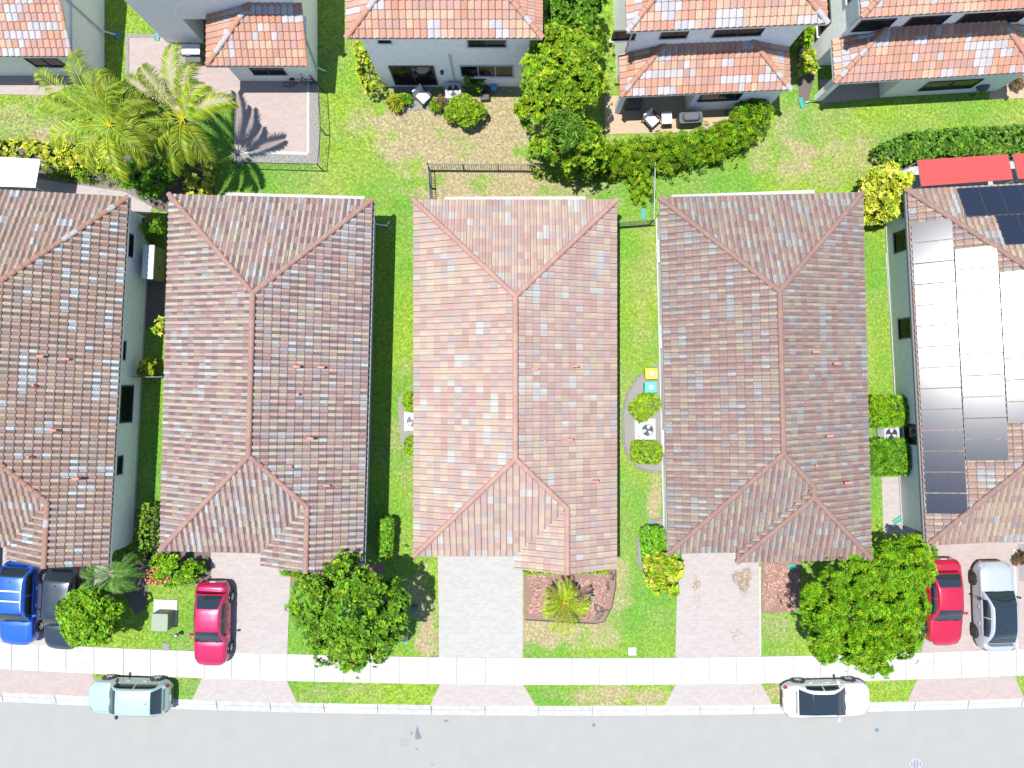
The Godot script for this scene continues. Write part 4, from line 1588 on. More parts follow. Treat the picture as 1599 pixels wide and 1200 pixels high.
func solar(label: String, house: Node3D, face: String, cells: Array):
	# cells: [u0, u1, v0, v1] along the eave and up the slope (in plan), in the house's own axes
	var t := thing("solar_array", label, "solar panels", house.position, house.rotation.y)
	for q in cells:
		var g := func(u: float, v: float, up: float) -> Vector3:
			if face == "left":
				return Vector3(-5.15 + v - up * 0.385, 3.0 + v * PITCH + up * 0.92, u)
			return Vector3(u, 3.0 + v * PITCH + up * 0.92, -9.02 + v - up * 0.385)
		var frame := MB.new()
		var pane := MB.new()
		var c0: Vector3 = g.call(q[0], q[2], 0.13)
		var c1: Vector3 = g.call(q[1], q[2], 0.13)
		var c2: Vector3 = g.call(q[1], q[3], 0.13)
		var c3: Vector3 = g.call(q[0], q[3], 0.13)
		var nn := (c1 - c0).cross(c3 - c0).normalized()
		if nn.y < 0:
			nn = -nn
		var dn := nn * 0.035
		var cc := [c0, c1, c2, c3]
		var mid := (c0 + c2) * 0.5
		for k in 4:
			var a: Vector3 = cc[k]
			var b: Vector3 = cc[(k + 1) % 4]
			var ai := a.lerp(mid, 0.018)
			var bi := b.lerp(mid, 0.018)
			frame.quad(a, b, b - dn, a - dn, (a + b) * 0.5 - mid)
			frame.quad(a, b, bi, ai, nn)
		var dd := nn * 0.003
		pane.quad(c0.lerp(mid, 0.018) - dd, c1.lerp(mid, 0.018) - dd, c2.lerp(mid, 0.018) - dd, c3.lerp(mid, 0.018) - dd, nn)
		frame.quad(c0 - dn, c1 - dn, c2 - dn, c3 - dn, -nn)
		var p := part("panel", frame.mesh(M.solar_rim), t)
		part("glass", pane.mesh(M.solar), p)
	var rails := MB.new()
	for q in cells:
		for s in [0.25, 0.75]:
			var v: float = lerpf(q[2], q[3], s)
			var mk := func(u: float) -> Vector3:
				if face == "left":
					return Vector3(-5.15 + v - 0.02, 3.0 + v * PITCH + 0.05, u)
				return Vector3(u, 3.0 + v * PITCH + 0.05, -9.02 + v - 0.02)
			rails.tube([mk.call(q[0] - 0.04), mk.call(q[1] + 0.04)], [0.025, 0.025], 5)
	part("rail", rails.mesh(M.grey_metal), t)

# ------------------------------------------------------------------ the place

func _ready():
	rng.seed = 20240611
	var cam := Camera3D.new()
	cam.name = "camera"
	cam.position = Vector3(0, CAM_H, 0)
	cam.rotation = Vector3(-PI / 2, 0, 0)
	cam.fov = rad_to_deg(2.0 * atan(600.0 / FOCAL))
	cam.far = 500.0
	add_child(cam)
	var we := WorldEnvironment.new()
	var env := Environment.new()
	env.background_mode = Environment.BG_SKY
	var sky := Sky.new()
	var sm := ProceduralSkyMaterial.new()
	sm.sky_top_color = Color(0.46, 0.57, 0.74)
	sm.sky_horizon_color = Color(0.8, 0.86, 0.9)
	sm.ground_horizon_color = Color(0.5, 0.52, 0.5)
	sm.ground_bottom_color = Color(0.3, 0.32, 0.25)
	sm.sky_energy_multiplier = 1.05
	sm.sun_angle_max = 1.0
	sky.sky_material = sm
	env.sky = sky
	env.tonemap_mode = Environment.TONE_MAPPER_LINEAR
	env.tonemap_exposure = 1.76
	env.sdfgi_enabled = true
	env.ssao_enabled = true
	env.ssil_enabled = true
	we.environment = env
	add_child(we)
	var sun := DirectionalLight3D.new()
	sun.name = "sun"
	sun.light_energy = 1.6
	sun.light_color = Color(1.0, 0.985, 0.965)
	sun.light_angular_distance = 0.5
	sun.shadow_enabled = true
	add_child(sun)
	sun.look_at_from_position(Vector3(-0.2, 1.0, -0.04) * 60.0, Vector3.ZERO, Vector3(0, 0, -1))

	hard.resize(RW * RH)
	materials()
	sprigs = {
		"round": sprig(9, 0.17, 0.075, 0.5, 0.15, 1), "fine": sprig(9, 0.12, 0.05, 0.5, 0.1, 2), "droop": sprig(8, 0.19, 0.055, 0.15, 0.45, 3),
		"croton": sprig(8, 0.22, 0.12, 0.6, 0.15, 4), "spike": sprig(8, 0.2, 0.045, 0.75, 0.05, 5), "star": sprig(9, 0.42, 0.07, 0.25, 0.2, 6),
	}
	ground()
	houses()
	plants()
	cars()
	things()
	grass()

func aged(list: Array, lo: float, hi: float, gain: float) -> Array:    # [clean tone, tone of the channel], three ages of each
	var r := []
	for q in list:
		for k in q[3]:
			for g in 3:
				var t: Color = Color(q[0], q[1], q[2]) * gain * [0.92, 1.0, 1.07][g]
				r.append([t, t.lerp(Color(0.1, 0.088, 0.082), lerpf(lo, hi, g / 2.0))])
	return r

func tint(list: Array) -> Array:
	var r := []
	for q in list:
		for k in (q[3] if q.size() > 3 else 1):
			r.append(Color(q[0], q[1], q[2]))
	return r

func houses():
	# tile blends; the second tone is the grey growth that has settled in the channels of the older roofs
	var warm := aged([[0.36, 0.265, 0.205, 3], [0.37, 0.29, 0.22, 2], [0.34, 0.235, 0.205, 4], [0.31, 0.25, 0.23, 2], [0.345, 0.335, 0.31, 1], [0.33, 0.215, 0.18, 2]], 0.0, 0.15, 1.0)
	var pink := aged([[0.37, 0.26, 0.225, 3], [0.375, 0.3, 0.225, 2], [0.37, 0.35, 0.335, 1], [0.325, 0.21, 0.19, 2], [0.325, 0.27, 0.255, 2]], 0.35, 0.85, 1.12)
	var brown := aged([[0.28, 0.19, 0.16, 3], [0.3, 0.235, 0.18, 3], [0.25, 0.21, 0.2, 2], [0.28, 0.27, 0.26, 1], [0.265, 0.175, 0.15, 3]], 0.2, 0.65, 1.14)
	var rust := aged([[0.31, 0.205, 0.15, 4], [0.35, 0.265, 0.2, 3], [0.31, 0.21, 0.18, 3], [0.35, 0.365, 0.37, 2], [0.275, 0.215, 0.18, 2]], 0.45, 0.92, 1.2)
	var coral := aged([[0.38, 0.205, 0.145, 4], [0.41, 0.265, 0.18, 3], [0.35, 0.205, 0.165, 3], [0.36, 0.33, 0.335, 3], [0.37, 0.185, 0.125, 2]], 0.0, 0.0, 1.05)
	var sand := aged([[0.34, 0.23, 0.17, 3], [0.37, 0.275, 0.2, 3], [0.31, 0.21, 0.175, 2], [0.33, 0.32, 0.31, 1], [0.27, 0.21, 0.19, 1]], 0.15, 0.5, 1.08)
	var cap_pink := tint([[0.33, 0.19, 0.15], [0.31, 0.175, 0.14], [0.34, 0.205, 0.16]])
	var cap_brown := tint([[0.29, 0.175, 0.14], [0.27, 0.16, 0.13]])
	var cap_mix := tint([[0.31, 0.17, 0.12, 3], [0.38, 0.36, 0.35, 1]])
	var cap_coral := tint([[0.36, 0.18, 0.115, 3], [0.33, 0.31, 0.31, 1]])
	var h1 := bungalow("bungalow with rust and grey tiles beside the blue car", 28.7, 577, -3.1, rust, cap_mix, M.tile, false, 0.09, 0.35, [[66, 557, 4.4], [106, 561, 4.0], [55, 602, 4.5, 0], [86, 672, 4.2], [47, 714, 4.6, 0], [121, 748, 3.9]], M.stucco_cream)
	var h2 := bungalow("bungalow with dusty pink tiles behind the magenta car", 416.5, 586, -1.5, pink, cap_pink, M.tile, false, 0.085, 0.22, [[465, 573, 4.5], [503, 574, 4.0], [467, 616, 4.5, 0], [486, 685, 4.3], [456, 729, 4.5, 0], [512, 758, 3.8]], M.stucco)
	var h3 := bungalow("bungalow with pale peach tiles above the grey driveway", 805, 590.5, 0.0, warm, cap_pink, M.tile_fresh, false, 0.055, 0.35, [[836, 577, 4.8], [899, 572, 4.2], [852, 688, 4.6, 0], [890, 687, 4.2], [930, 752, 3.8]], M.stucco)
	var h4 := bungalow("bungalow with weathered brown tiles and a hipped front wing", 1195.5, 583, 1.4, brown, cap_brown, M.tile, true, 0.075, 0.22, [[1273, 550, 4.5], [1306, 568, 4.1], [1295, 681, 4.2], [1274, 727, 4.5, 0], [1323, 754, 3.9]], M.stucco)
	var h5 := bungalow("bungalow with solar panels over its rust tiles", 1590, 566, 3.1, sand, cap_brown, M.tile, false, 0.06, 0.35, [], M.stucco)
	# windows in the side walls
	for q in [[-7.3, -6.2, 1.7, 2.75, 1], [-1.7, -0.8, 1.9, 2.75, 1], [0.6, 2.5, 0.9, 2.75, 1], [4.3, 5.2, 1.6, 2.75, 1]]:
		win_rect(h1, Vector3(4.7, 0, 0), Vector3(0, 0, 1), Vector3(1, 0, 0), q[0], q[1], q[2], q[3], q[4])
	for q in [[-7.2, -6.2, 0.9, 2.75, 1], [-2.6, -1.6, 0.9, 2.75, 1], [3.0, 4.0, 0.9, 2.75, 1]]:
		win_rect(h5, Vector3(-4.7, 0, 0), Vector3(0, 0, 1), Vector3(-1, 0, 0), q[0], q[1], q[2], q[3], q[4])
		win_rect(h4, Vector3(-4.7, 0, 0), Vector3(0, 0, 1), Vector3(-1, 0, 0), q[0], q[1], q[2], q[3], q[4])
		win_rect(h2, Vector3(4.7, 0, 0), Vector3(0, 0, 1), Vector3(1, 0, 0), q[0], q[1], q[2], q[3], q[4])
	# gutters and spouts
	for q in [[h2, 5.2, 1.0], [h5, -5.2, -1.0]]:
		var g := MB.new()
		var s: float = q[2]
		var x: float = q[1]
		g.box(Vector3(x + 0.045 * s, 2.93, 0.3), Vector3(0.012, 0.12, 18.4))
		g.box(Vector3(x - 0.02 * s, 2.875, 0.3), Vector3(0.13, 0.012, 18.4))
		part("gutter", g.mesh(M.gutter), q[0])
	spout(h2, [Vector3(5.2, 2.87, -8.4), Vector3(5.15, 2.5, -8.4), Vector3(4.8, 2.3, -8.4), Vector3(4.78, 0.2, -8.4), Vector3(5.35, 0.1, -8.35), Vector3(5.5, 0.07, -8.6)], M.white_metal)
	solar("glossy solar panels glaring in the sun on the long tiled slope", h5, "left", solar_cells())
	var rear := []
	for k in 5:
		rear.append([-2.7 + k * 1.04, -1.68 + k * 1.04, 0.15, 1.72])
	for k in 4:
		rear.append([-1.3 + k * 1.04, -0.28 + k * 1.04, 1.76, 3.33])
	solar("dark solar panels on the rear slope behind the red canopies", h5, "rear", rear)

	# --- the two-storey houses at the back
	var near := Rect2(-40, -24, 80, 60)
	# far left: one tiled slope with a plain rake
	var a := thing("rear_house", "rear house with coral tiles beyond the coconut palms' lawn", "house", Vector3(0, 0, 0), 0.0, "coral-tiled houses along the back")
	wall_box(a, "wall", -30.0, -22.35, -22.0, -16.9, 0.0, 3.0, M.stucco_cream)
	var gw := MB.new()
	gw.quad(Vector3(-22.36, 2.9, -16.9), Vector3(-22.36, 2.9, -22), Vector3(-22.36, 5.1, -22), Vector3(-22.36, 3.1, -17.0), Vector3(1, 0, 0))
	gw.quad(Vector3(-22.5, 2.9, -16.9), Vector3(-22.5, 2.9, -22), Vector3(-22.5, 5.1, -22), Vector3(-22.5, 3.1, -17.0), Vector3(-1, 0, 0))
	part("gable", gw.mesh(M.stucco_cream), a)
	soft_roof(a, -31.0, -22.2, -16.5, 6.5, 3.15, false, false, coral, cap_coral, near)
	facade_window(a, -16.9, 35, 88, 104, 103, 2)
	spout(a, [Vector3(-22.3, 4.4, -19.5), Vector3(-22.3, 3.6, -19.3), Vector3(-22.27, 0.4, -19.2), Vector3(-21.7, 0.1, -19.1)], M.white_metal)
	# left, behind the palms: tall back block with a lower wing in front
	var b := thing("rear_house", "rear house with a covered porch and fenced brick terrace", "house", Vector3(0, 0, 0), 0.0, "coral-tiled houses along the back")
	wall_box(b, "wall", -18.9, -16.9, -21.9, -18.7, 0.0, 6.0, M.stucco)
	wall_box(b, "wall", -16.9, -14.9, -21.9, -18.7, 2.55, 6.0, M.stucco)
	wall_box(b, "wall", -16.9, -14.9, -21.9, -20.6, 0.0, 2.55, M.stucco)
	wall_box(b, "wall", -14.9, -10.67, -21.9, -18.7, 0.0, 6.0, M.stucco)
	wall_box(b, "wall", -14.9, -10.67, -18.7, -16.6, 0.0, 3.1, M.stucco)
	soft_roof(b, -19.3, -10.4, -18.25, 3.5, 6.05, true, true, coral, cap_coral, near)
	soft_roof(b, -15.47, -10.4, -16.08, 2.6, 3.0, true, false, coral, cap_coral, near)
	facade_window(b, -16.6, 388, 103, 447, 115, 2)
	win_rect(b, Vector3(0, 0, -20.6), Vector3.RIGHT, Vector3(0, 0, 1), -16.7, -15.0, 0.08, 2.2, 2)
	spout(b, [Vector3(-10.6, 4.0, -18.4), Vector3(-10.6, 3.2, -18.0), Vector3(-10.6, 0.4, -17.2), Vector3(-10.2, 0.15, -17.1)], M.white_metal)
	# middle
	var c := thing("rear_house", "rear house with grey stucco wall and sliding glass door", "house", Vector3(0, 0, 0), 0.0, "coral-tiled houses along the back")
	wall_box(c, "wall", -7.1, 0.85, -24.0, -16.3, 0.0, 6.0, M.stucco)
	soft_roof(c, -7.68, 1.42, -15.98, 4.5, 6.1, true, true, coral, cap_coral, near)
	facade_window(c, -16.3, 590, 58, 610, 65, 1)
	facade_window(c, -16.3, 731, 58, 789, 71, 2)
	facade_window(c, -16.3, 608, 103, 683, 131, 2)
	facade_window(c, -16.3, 719, 102, 801, 118, 3)
	spout(c, [Vector3(-3.1, 3.9, -16.24), Vector3(-3.1, 0.9, -16.24)], M.white_metal)
	spout(c, [Vector3(0.82, 5.9, -16.24), Vector3(0.82, 0.2, -16.24)], M.white_metal)
	var lamp := MB.new()
	lamp.rslab(Vector3(-3.65, 1.85, -16.22), 0.16, 0.25, 0.16, 0.05, 0.03)
	part("wall_lantern", lamp.mesh(M.black_metal), c)
	# right of the big tree
	var dd := thing("rear_house", "rear house with a lower tiled porch roof behind the long leafy hedge", "house", P(1088, 172), deg_to_rad(2.4), "coral-tiled houses along the back")
	wall_box(dd, "wall", -4.3, 4.0, -8.0, -1.85, 0.0, 6.0, M.stucco)
	wall_box(dd, "wall", -0.6, 3.9, -1.85, 0.05, 0.0, 3.0, M.stucco)
	wall_box(dd, "wall", -4.25, -0.6, -1.85, -1.75, 0.0, 2.9, M.stucco_cream)
	wall_box(dd, "column", -4.5, -4.2, -0.3, 0.0, 0.0, 2.9, M.stucco)
	soft_roof(dd, -4.75, 4.55, -1.45, 4.0, 6.1, true, true, coral, cap_coral, near)
	soft_roof(dd, -4.65, 3.98, 0.3, 2.15, 3.0, true, true, coral, cap_coral, near)
	facade_window(dd, -1.85, 960, 48, 990, 60, 1)
	facade_window(dd, -1.85, 1038, 44, 1071, 57, 1)
	facade_window(dd, -1.85, 1124, 39, 1187, 53, 2)
	facade_window(dd, 0.05, 1098, 146, 1152, 155, 2)
	spout(dd, [Vector3(-4.35, 5.9, -1.8), Vector3(-4.35, 3.4, -1.8)], M.white_metal)
	# far right
	var e := thing("rear_house", "rear house with white side wall and deep shaded porch", "house", P(1272, 160), deg_to_rad(3.3), "coral-tiled houses along the back")
	wall_box(e, "wall", 0.05, 10.5, -9.0, -2.0, 0.0, 6.0, M.stucco)
	wall_box(e, "wall", 3.6, 10.0, -2.0, -0.05, 0.0, 3.0, M.stucco_cream)
	wall_box(e, "column", 0.05, 0.4, -0.4, -0.05, 0.0, 2.9, M.stucco)
	soft_roof(e, -0.35, 11.2, -1.5, 4.2, 6.1, true, true, coral, cap_coral, near)
	soft_roof(e, -0.3, 9.95, 0.25, 2.25, 3.05, true, true, coral, cap_coral, near)
	facade_window(e, -2.0, 1347, 32, 1383, 45, 1)
	facade_window(e, -2.0, 1427, 26, 1466, 39, 1)
	facade_window(e, -2.0, 1515, 18, 1589, 32, 2)
	facade_window(e, -0.05, 1453, 128, 1516, 136, 2)
	win_rect(e, Vector3(0.05, 0, 0), Vector3(0, 0, 1), Vector3(-1, 0, 0), -4.6, -3.2, 1.0, 2.4, 1)
	win_rect(e, Vector3(0.05, 0, 0), Vector3(0, 0, 1), Vector3(-1, 0, 0), -4.4, -3.2, 4.3, 5.5, 1)
	spout(e, [Vector3(0.0, 5.9, -1.95), Vector3(0.0, 3.5, -1.95)], M.white_metal)
	spout(e, [Vector3(0.0, 2.8, -0.02), Vector3(-0.02, 0.3, -0.02), Vector3(-0.5, 0.1, 0.0)], M.white_metal)

func solar_cells() -> Array:
	var r := []
	for k in 14:
		r.append([-7.3 + k * 1.05, -7.3 + k * 1.05 + 1.01, 0.1, 1.74])
	for k in 10:
		r.append([-5.75 + k * 1.05, -5.75 + k * 1.05 + 1.01, 1.78, 3.42])
	for k in 7:
		r.append([-4.4 + k * 1.05, -4.4 + k * 1.05 + 1.01, 3.46, 5.02])
	return r

func plants():
	var lime := tint([[0.14, 0.29, 0.012], [0.19, 0.32, 0.008], [0.09, 0.22, 0.012], [0.24, 0.34, 0.012]])
	var deep := tint([[0.07, 0.18, 0.014], [0.1, 0.23, 0.016], [0.045, 0.12, 0.012], [0.14, 0.26, 0.02]])
	var olive := tint([[0.13, 0.22, 0.012], [0.19, 0.27, 0.012], [0.08, 0.16, 0.01], [0.24, 0.3, 0.018]])
	var gold := tint([[0.42, 0.41, 0.04], [0.34, 0.38, 0.02], [0.48, 0.45, 0.09], [0.19, 0.3, 0.015], [0.26, 0.34, 0.02]])
	var bright := tint([[0.12, 0.31, 0.014], [0.18, 0.35, 0.016], [0.07, 0.22, 0.012]])
	# trees
	tree("broadleaf_tree", "dense dark-clumped tree between the magenta car and the grey driveway", "tree", 548, 950, 3.6, Vector3(2.95, 1.9, 2.9), 95, 0.55, 10500, "round", 0.9, deep + deep + lime, "", 0.35)
	var rt := thing("broadleaf_tree", "wide bright green tree overhanging the red car", "tree", Vector3(P(1345, 955, 3.4).x, 0, P(1345, 955, 3.4).z))
	var lobes := lobed(Vector3(0, 3.4, 0), Vector3(3.4, 1.7, 2.85), 95, 0.6) + lobed(Vector3(2.0, 3.0, -2.3), Vector3(1.8, 1.2, 1.5), 22, 0.5) + lobed(Vector3(0.6, 3.0, 2.1), Vector3(1.7, 1.0, 1.1), 14, 0.45)
	trunk(rt, 3.4, 0.16, lobes, Vector3.ZERO, 12)
	foliage(rt, "crown", crown_spots(lobes, 14500, 0.85, lime + bright, 0.4), sprigs["droop"])
	tree("topiary_tree", "round clipped tree standing over the dark car", "tree", 143, 962, 1.9, Vector3(1.75, 1.45, 1.6), 70, 0.35, 6000, "fine", 1.0, lime + bright, "", 0.3)
	var bt := thing("broadleaf_tree", "tall glossy tree in the gap between two rear houses", "tree", Vector3(P(880, 120, 4.5).x, 0, P(880, 120, 4.5).z))
	var l2 := lobed(Vector3(0, 4.5, 0), Vector3(2.0, 1.8, 2.6), 60, 0.6) + lobed(Vector3(-1.0, 4.0, 1.6), Vector3(1.5, 1.4, 1.3), 22, 0.5) + lobed(Vector3(0.4, 3.4, 3.0), Vector3(1.8, 1.3, 1.3), 22, 0.5)
	trunk(bt, 4.0, 0.16, l2, Vector3.ZERO, 14)
	foliage(bt, "crown", crown_spots(l2, 10500, 0.95, olive + lime, 0.45), sprigs["round"])
	tree("broadleaf_tree", "dark leafy tree squeezed beside the rear house eave", "tree", 905, 15, 3.6, Vector3(1.4, 1.6, 1.9), 26, 0.5, 3000, "round", 1.0, deep, "", 0.4)
	tree("papaya_tree", "pale green papaya with star-shaped leaves below the tall glossy tree", "tree", 881, 205, 5.2, Vector3(0.85, 0.5, 0.85), 14, 0.25, 170, "star", 0.9, tint([[0.12, 0.25, 0.03], [0.16, 0.29, 0.04], [0.09, 0.2, 0.025]]), "", 0.5)
	# coconut palms
	var fg := Color(0.09, 0.17, 0.012)
	var fy := Color(0.36, 0.35, 0.02)
	palm("coconut_palm", "coconut palm over the lawn, its crown touching the tiled house corner side", 172, 196, 5.6, [[245, 4.0, 0.42, 0.3], [214, 4.3, 0.4, 0.25], [195, 3.7, 0.35, 0.3], [165, 3.3, 0.35, 0.35], [268, 2.6, 0.7, 0.4], [130, 2.6, 0.4, 0.55], [90, 2.7, 0.35, 0.6], [40, 2.4, 0.5, 0.5], [330, 2.6, 0.6, 0.5], [300, 2.2, 0.9, 0.4], [10, 2.4, 0.4, 0.5]], fg, fy, 0.78, 44, 0.15, Vector2(1.3, 1.1))
	palm("coconut_palm", "coconut palm beside the brick terrace, casting frond shadows on it", 286, 186, 4.6, [[264, 3.8, 0.4, 0.25], [231, 3.2, 0.5, 0.3], [215, 3.6, 0.4, 0.3], [196, 3.3, 0.4, 0.35], [288, 2.9, 0.5, 0.3], [345, 3.0, 0.4, 0.3], [60, 2.6, 0.35, 0.4], [88, 2.3, 0.5, 0.6], [135, 3.6, 0.35, 0.35], [160, 2.7, 0.6, 0.5], [110, 2.8, 0.3, 0.6], [310, 2.2, 0.7, 0.5]], fg, fy, 0.74, 44, 0.14, Vector2(1.5, 1.1))
	var small := []
	for k in 22:
		small.append([k * 137.5, rng.randf_range(1.2, 1.7), rng.randf_range(0.35, 1.0), rng.randf_range(0.35, 0.7)])
	palm("date_palm", "feathery small palm beside the round clipped tree", 181, 895, 1.7, small, Color(0.07, 0.17, 0.03), Color(0.12, 0.22, 0.04), 0.34, 34, 0.08, Vector2(0.1, -0.1))
	var clump := []
	for k in 20:
		clump.append([k * 137.5 + 20, rng.randf_range(1.1, 1.6), rng.randf_range(0.5, 1.3), rng.randf_range(0.3, 0.7)])
	palm("areca_palm", "yellow-green palm in the red mulch bed", 880, 940, 0.9, clump, Color(0.19, 0.3, 0.015), Color(0.42, 0.42, 0.02), 0.36, 26, 0.07, Vector2(0.0, -0.05))
	# hedges beside the air conditioners
	var g1 := "clipped hedges flanking the air conditioners"
	hedge("box_hedge", "clipped hedge between the teal bin and the air conditioner", "hedge", [[1003, 640], [1014, 630]], 1.15, 0.95, "fine", 0.85, 190, lime + olive, g1, 0.04)
	hedge("box_hedge", "clipped hedge in the curved gravel bed across from the teal bin", "hedge", [[1003, 707], [1018, 708]], 1.15, 0.95, "fine", 0.85, 190, lime + olive, g1, 0.04)
	hedge("box_hedge", "clipped hedge peeping from the peach-tiled eave, lawn side", "hedge", [[643, 628], [660, 628]], 1.0, 0.9, "fine", 0.85, 190, lime, g1, 0.04)
	hedge("box_hedge", "clipped hedge peeping from the peach-tiled eave, below the air conditioner", "hedge", [[646, 697], [662, 697]], 1.0, 0.9, "fine", 0.85, 190, lime, g1, 0.04)
	hedge("box_hedge", "spiky square hedge near the solar house, lawn side", "hedge", [[1378, 643], [1402, 643]], 1.45, 1.3, "spike", 1.0, 120, lime + bright, g1, 0.06)
	hedge("box_hedge", "larger spiky square hedge at the head of the pink path", "hedge", [[1378, 715], [1406, 714]], 1.75, 1.3, "spike", 1.0, 120, bright + deep, g1, 0.06)
	hedge("box_hedge", "clipped hedge at the front corner of the brown-tiled house", "hedge", [[1021, 840], [1024, 878]], 1.2, 0.9, "fine", 0.85, 190, bright, "", 0.04)
	hedge("box_hedge", "narrow hedge in the shade beside the dense dark-clumped tree", "hedge", [[603, 820], [601, 862]], 0.75, 1.2, "fine", 0.85, 190, bright + deep, "", 0.05)
	hedge("box_hedge", "low hedge under the front eave behind the mulch bed", "hedge", [[825, 888], [945, 887]], 0.6, 0.7, "fine", 0.85, 190, lime + olive, "", 0.05)
	hedge("box_hedge", "dark hedge strip at the shaded corner of the rust-tiled house", "hedge", [[227, 800], [222, 850]], 0.9, 1.1, "fine", 0.95, 50, deep + olive, "", 0.06)
	hedge("box_hedge", "low hedge tucked between the palm and the soil bed", "hedge", [[190, 862], [215, 866]], 0.8, 0.7, "fine", 0.95, 50, bright + olive, "", 0.08)
	hedge("box_hedge", "long dark glossy hedge behind the red canopies", "hedge", [[1395, 240], [1430, 226], [1500, 221], [1640, 214]], 1.4, 1.5, "round", 0.75, 60, deep + tint([[0.06, 0.14, 0.02]]), "", 0.08)
	hedge("wild_hedge", "long untrimmed hedge in front of the peach terrace", "hedge", [[935, 250], [990, 243], [1050, 236], [1110, 225], [1160, 200], [1180, 170]], 1.3, 1.35, "droop", 1.1, 75, olive + lime + deep, "", 0.5)
	hedge("wild_hedge", "thin twiggy bush growing through the wire fence", "bush", [[1000, 280], [1008, 300]], 1.0, 1.1, "droop", 0.9, 40, lime, "", 0.3)
	hedge("wild_hedge", "dark leafy hedge under the tall glossy tree", "hedge", [[850, 240], [910, 250]], 1.6, 1.6, "round", 0.9, 45, olive + deep, "", 0.25)
	hedge("box_hedge", "clipped hedge row along the white side wall", "hedge", [[1262, -10], [1260, 45], [1257, 62]], 0.8, 1.4, "round", 0.8, 55, lime, "", 0.07)
	tree("garden_shrub", "lone round shrub ending the hedge row by the white wall", "shrub", 1263, 97, 0.9, Vector3(0.45, 0.6, 0.5), 12, 0.25, 330, "round", 0.8, lime + gold)
	hedge("wild_hedge", "olive hedge at the grey stucco house corner", "hedge", [[568, 75], [573, 110], [582, 130]], 0.95, 1.3, "round", 0.75, 60, olive + gold, "", 0.12)
	tree("garden_shrub", "big rounded shrub on the dry grass by the air conditioner", "shrub", 727, 175, 0.85, Vector3(0.95, 0.7, 0.75), 34, 0.3, 2600, "fine", 1.0, olive + lime, "", 0.3)
	tree("garden_shrub", "dark shrub against the grey stucco wall", "shrub", 740, 130, 0.8, Vector3(0.5, 0.6, 0.4), 12, 0.25, 350, "fine", 1.1, deep)
	# yellow crotons
	var g2 := "yellow croton shrubs along the back"
	hedge("croton_hedge", "golden croton row beside the white canopy", "hedge", [[-20, 235], [50, 236]], 1.1, 1.1, "croton", 0.85, 50, gold, g2, 0.15)
	hedge("croton_hedge", "golden croton row under the lawn-side coconut palm", "hedge", [[80, 240], [175, 240]], 1.2, 1.1, "croton", 0.85, 50, gold, g2, 0.18)
	hedge("croton_hedge", "golden croton column by the terrace-side coconut palm", "hedge", [[308, 255], [302, 295]], 1.0, 1.3, "croton", 0.85, 55, gold, g2, 0.15)
	tree("croton_shrub", "bushy golden croton at the corner of the brown-tiled roof", "shrub", 1383, 292, 1.7, Vector3(1.25, 0.9, 0.9), 30, 0.38, 900, "croton", 1.0, gold)
	tree("croton_shrub", "golden croton leaning over the side lawn", "shrub", 1378, 322, 1.6, Vector3(0.75, 0.8, 0.75), 20, 0.35, 600, "croton", 1.0, gold)
	hedge("wild_hedge", "spiky mixed planting edging the rear path", "hedge", [[85, 262], [178, 272]], 0.8, 0.6, "spike", 1.3, 40, olive + lime, "", 0.3)
	tree("garden_shrub", "dark green shrub between the coconut palms and the rear path", "shrub", 232, 280, 1.2, Vector3(1.3, 1.0, 1.0), 24, 0.4, 1200, "round", 0.85, bright + deep)
	tree("garden_shrub", "dark shrub behind the golden croton column", "shrub", 268, 262, 1.1, Vector3(0.8, 0.9, 0.8), 16, 0.3, 600, "round", 0.9, deep)
	tree("garden_shrub", "shrub in the narrow passage by the shaded window", "shrub", 242, 357, 0.9, Vector3(0.42, 0.6, 0.6), 14, 0.25, 450, "fine", 1.1, olive + deep)
	tree("garden_shrub", "small shrub in the passage at the narrow gate", "shrub", 230, 575, 0.7, Vector3(0.42, 0.45, 0.42), 12, 0.22, 320, "fine", 1.1, olive + gold)
	tree("garden_shrub", "thin sapling with pale leaves in the soil passage", "shrub", 252, 510, 0.7, Vector3(0.25, 0.4, 0.35), 8, 0.14, 45, "croton", 0.8, gold + bright)
	# front gardens
	var fl := tree("flowering_shrub", "flowering shrub with orange blooms beside the pink driveway", "shrub", 274, 887, 0.8, Vector3(1.6, 0.65, 0.85), 34, 0.35, 1700, "round", 0.75, bright + lime)
	var bl := []
	for k in 170:
		var an := rng.randf() * TAU
		bl.append([Vector3(-0.75 + cos(an) * 0.75 * sqrt(rng.randf()), rng.randf_range(1.1, 1.45), 0.3 + sin(an) * 0.5 * sqrt(rng.randf())), Vector3.UP + on_ball() * 0.5, 0.32, pick(tint([[0.5, 0.2, 0.1], [0.55, 0.26, 0.12], [0.45, 0.14, 0.08]]))])
	foliage(fl, "blossom", bl, sprigs["croton"])
	tree("garden_shrub", "open yellow-green shrub overhanging the stained driveway", "shrub", 1036, 897, 1.1, Vector3(0.95, 0.75, 1.1), 24, 0.32, 900, "croton", 0.85, lime + gold)
	hedge("wild_hedge", "low shrubs peeping from under the dusty pink front eave", "hedge", [[448, 888], [470, 892]], 0.7, 0.8, "spike", 0.9, 60, bright + olive, "", 0.1)
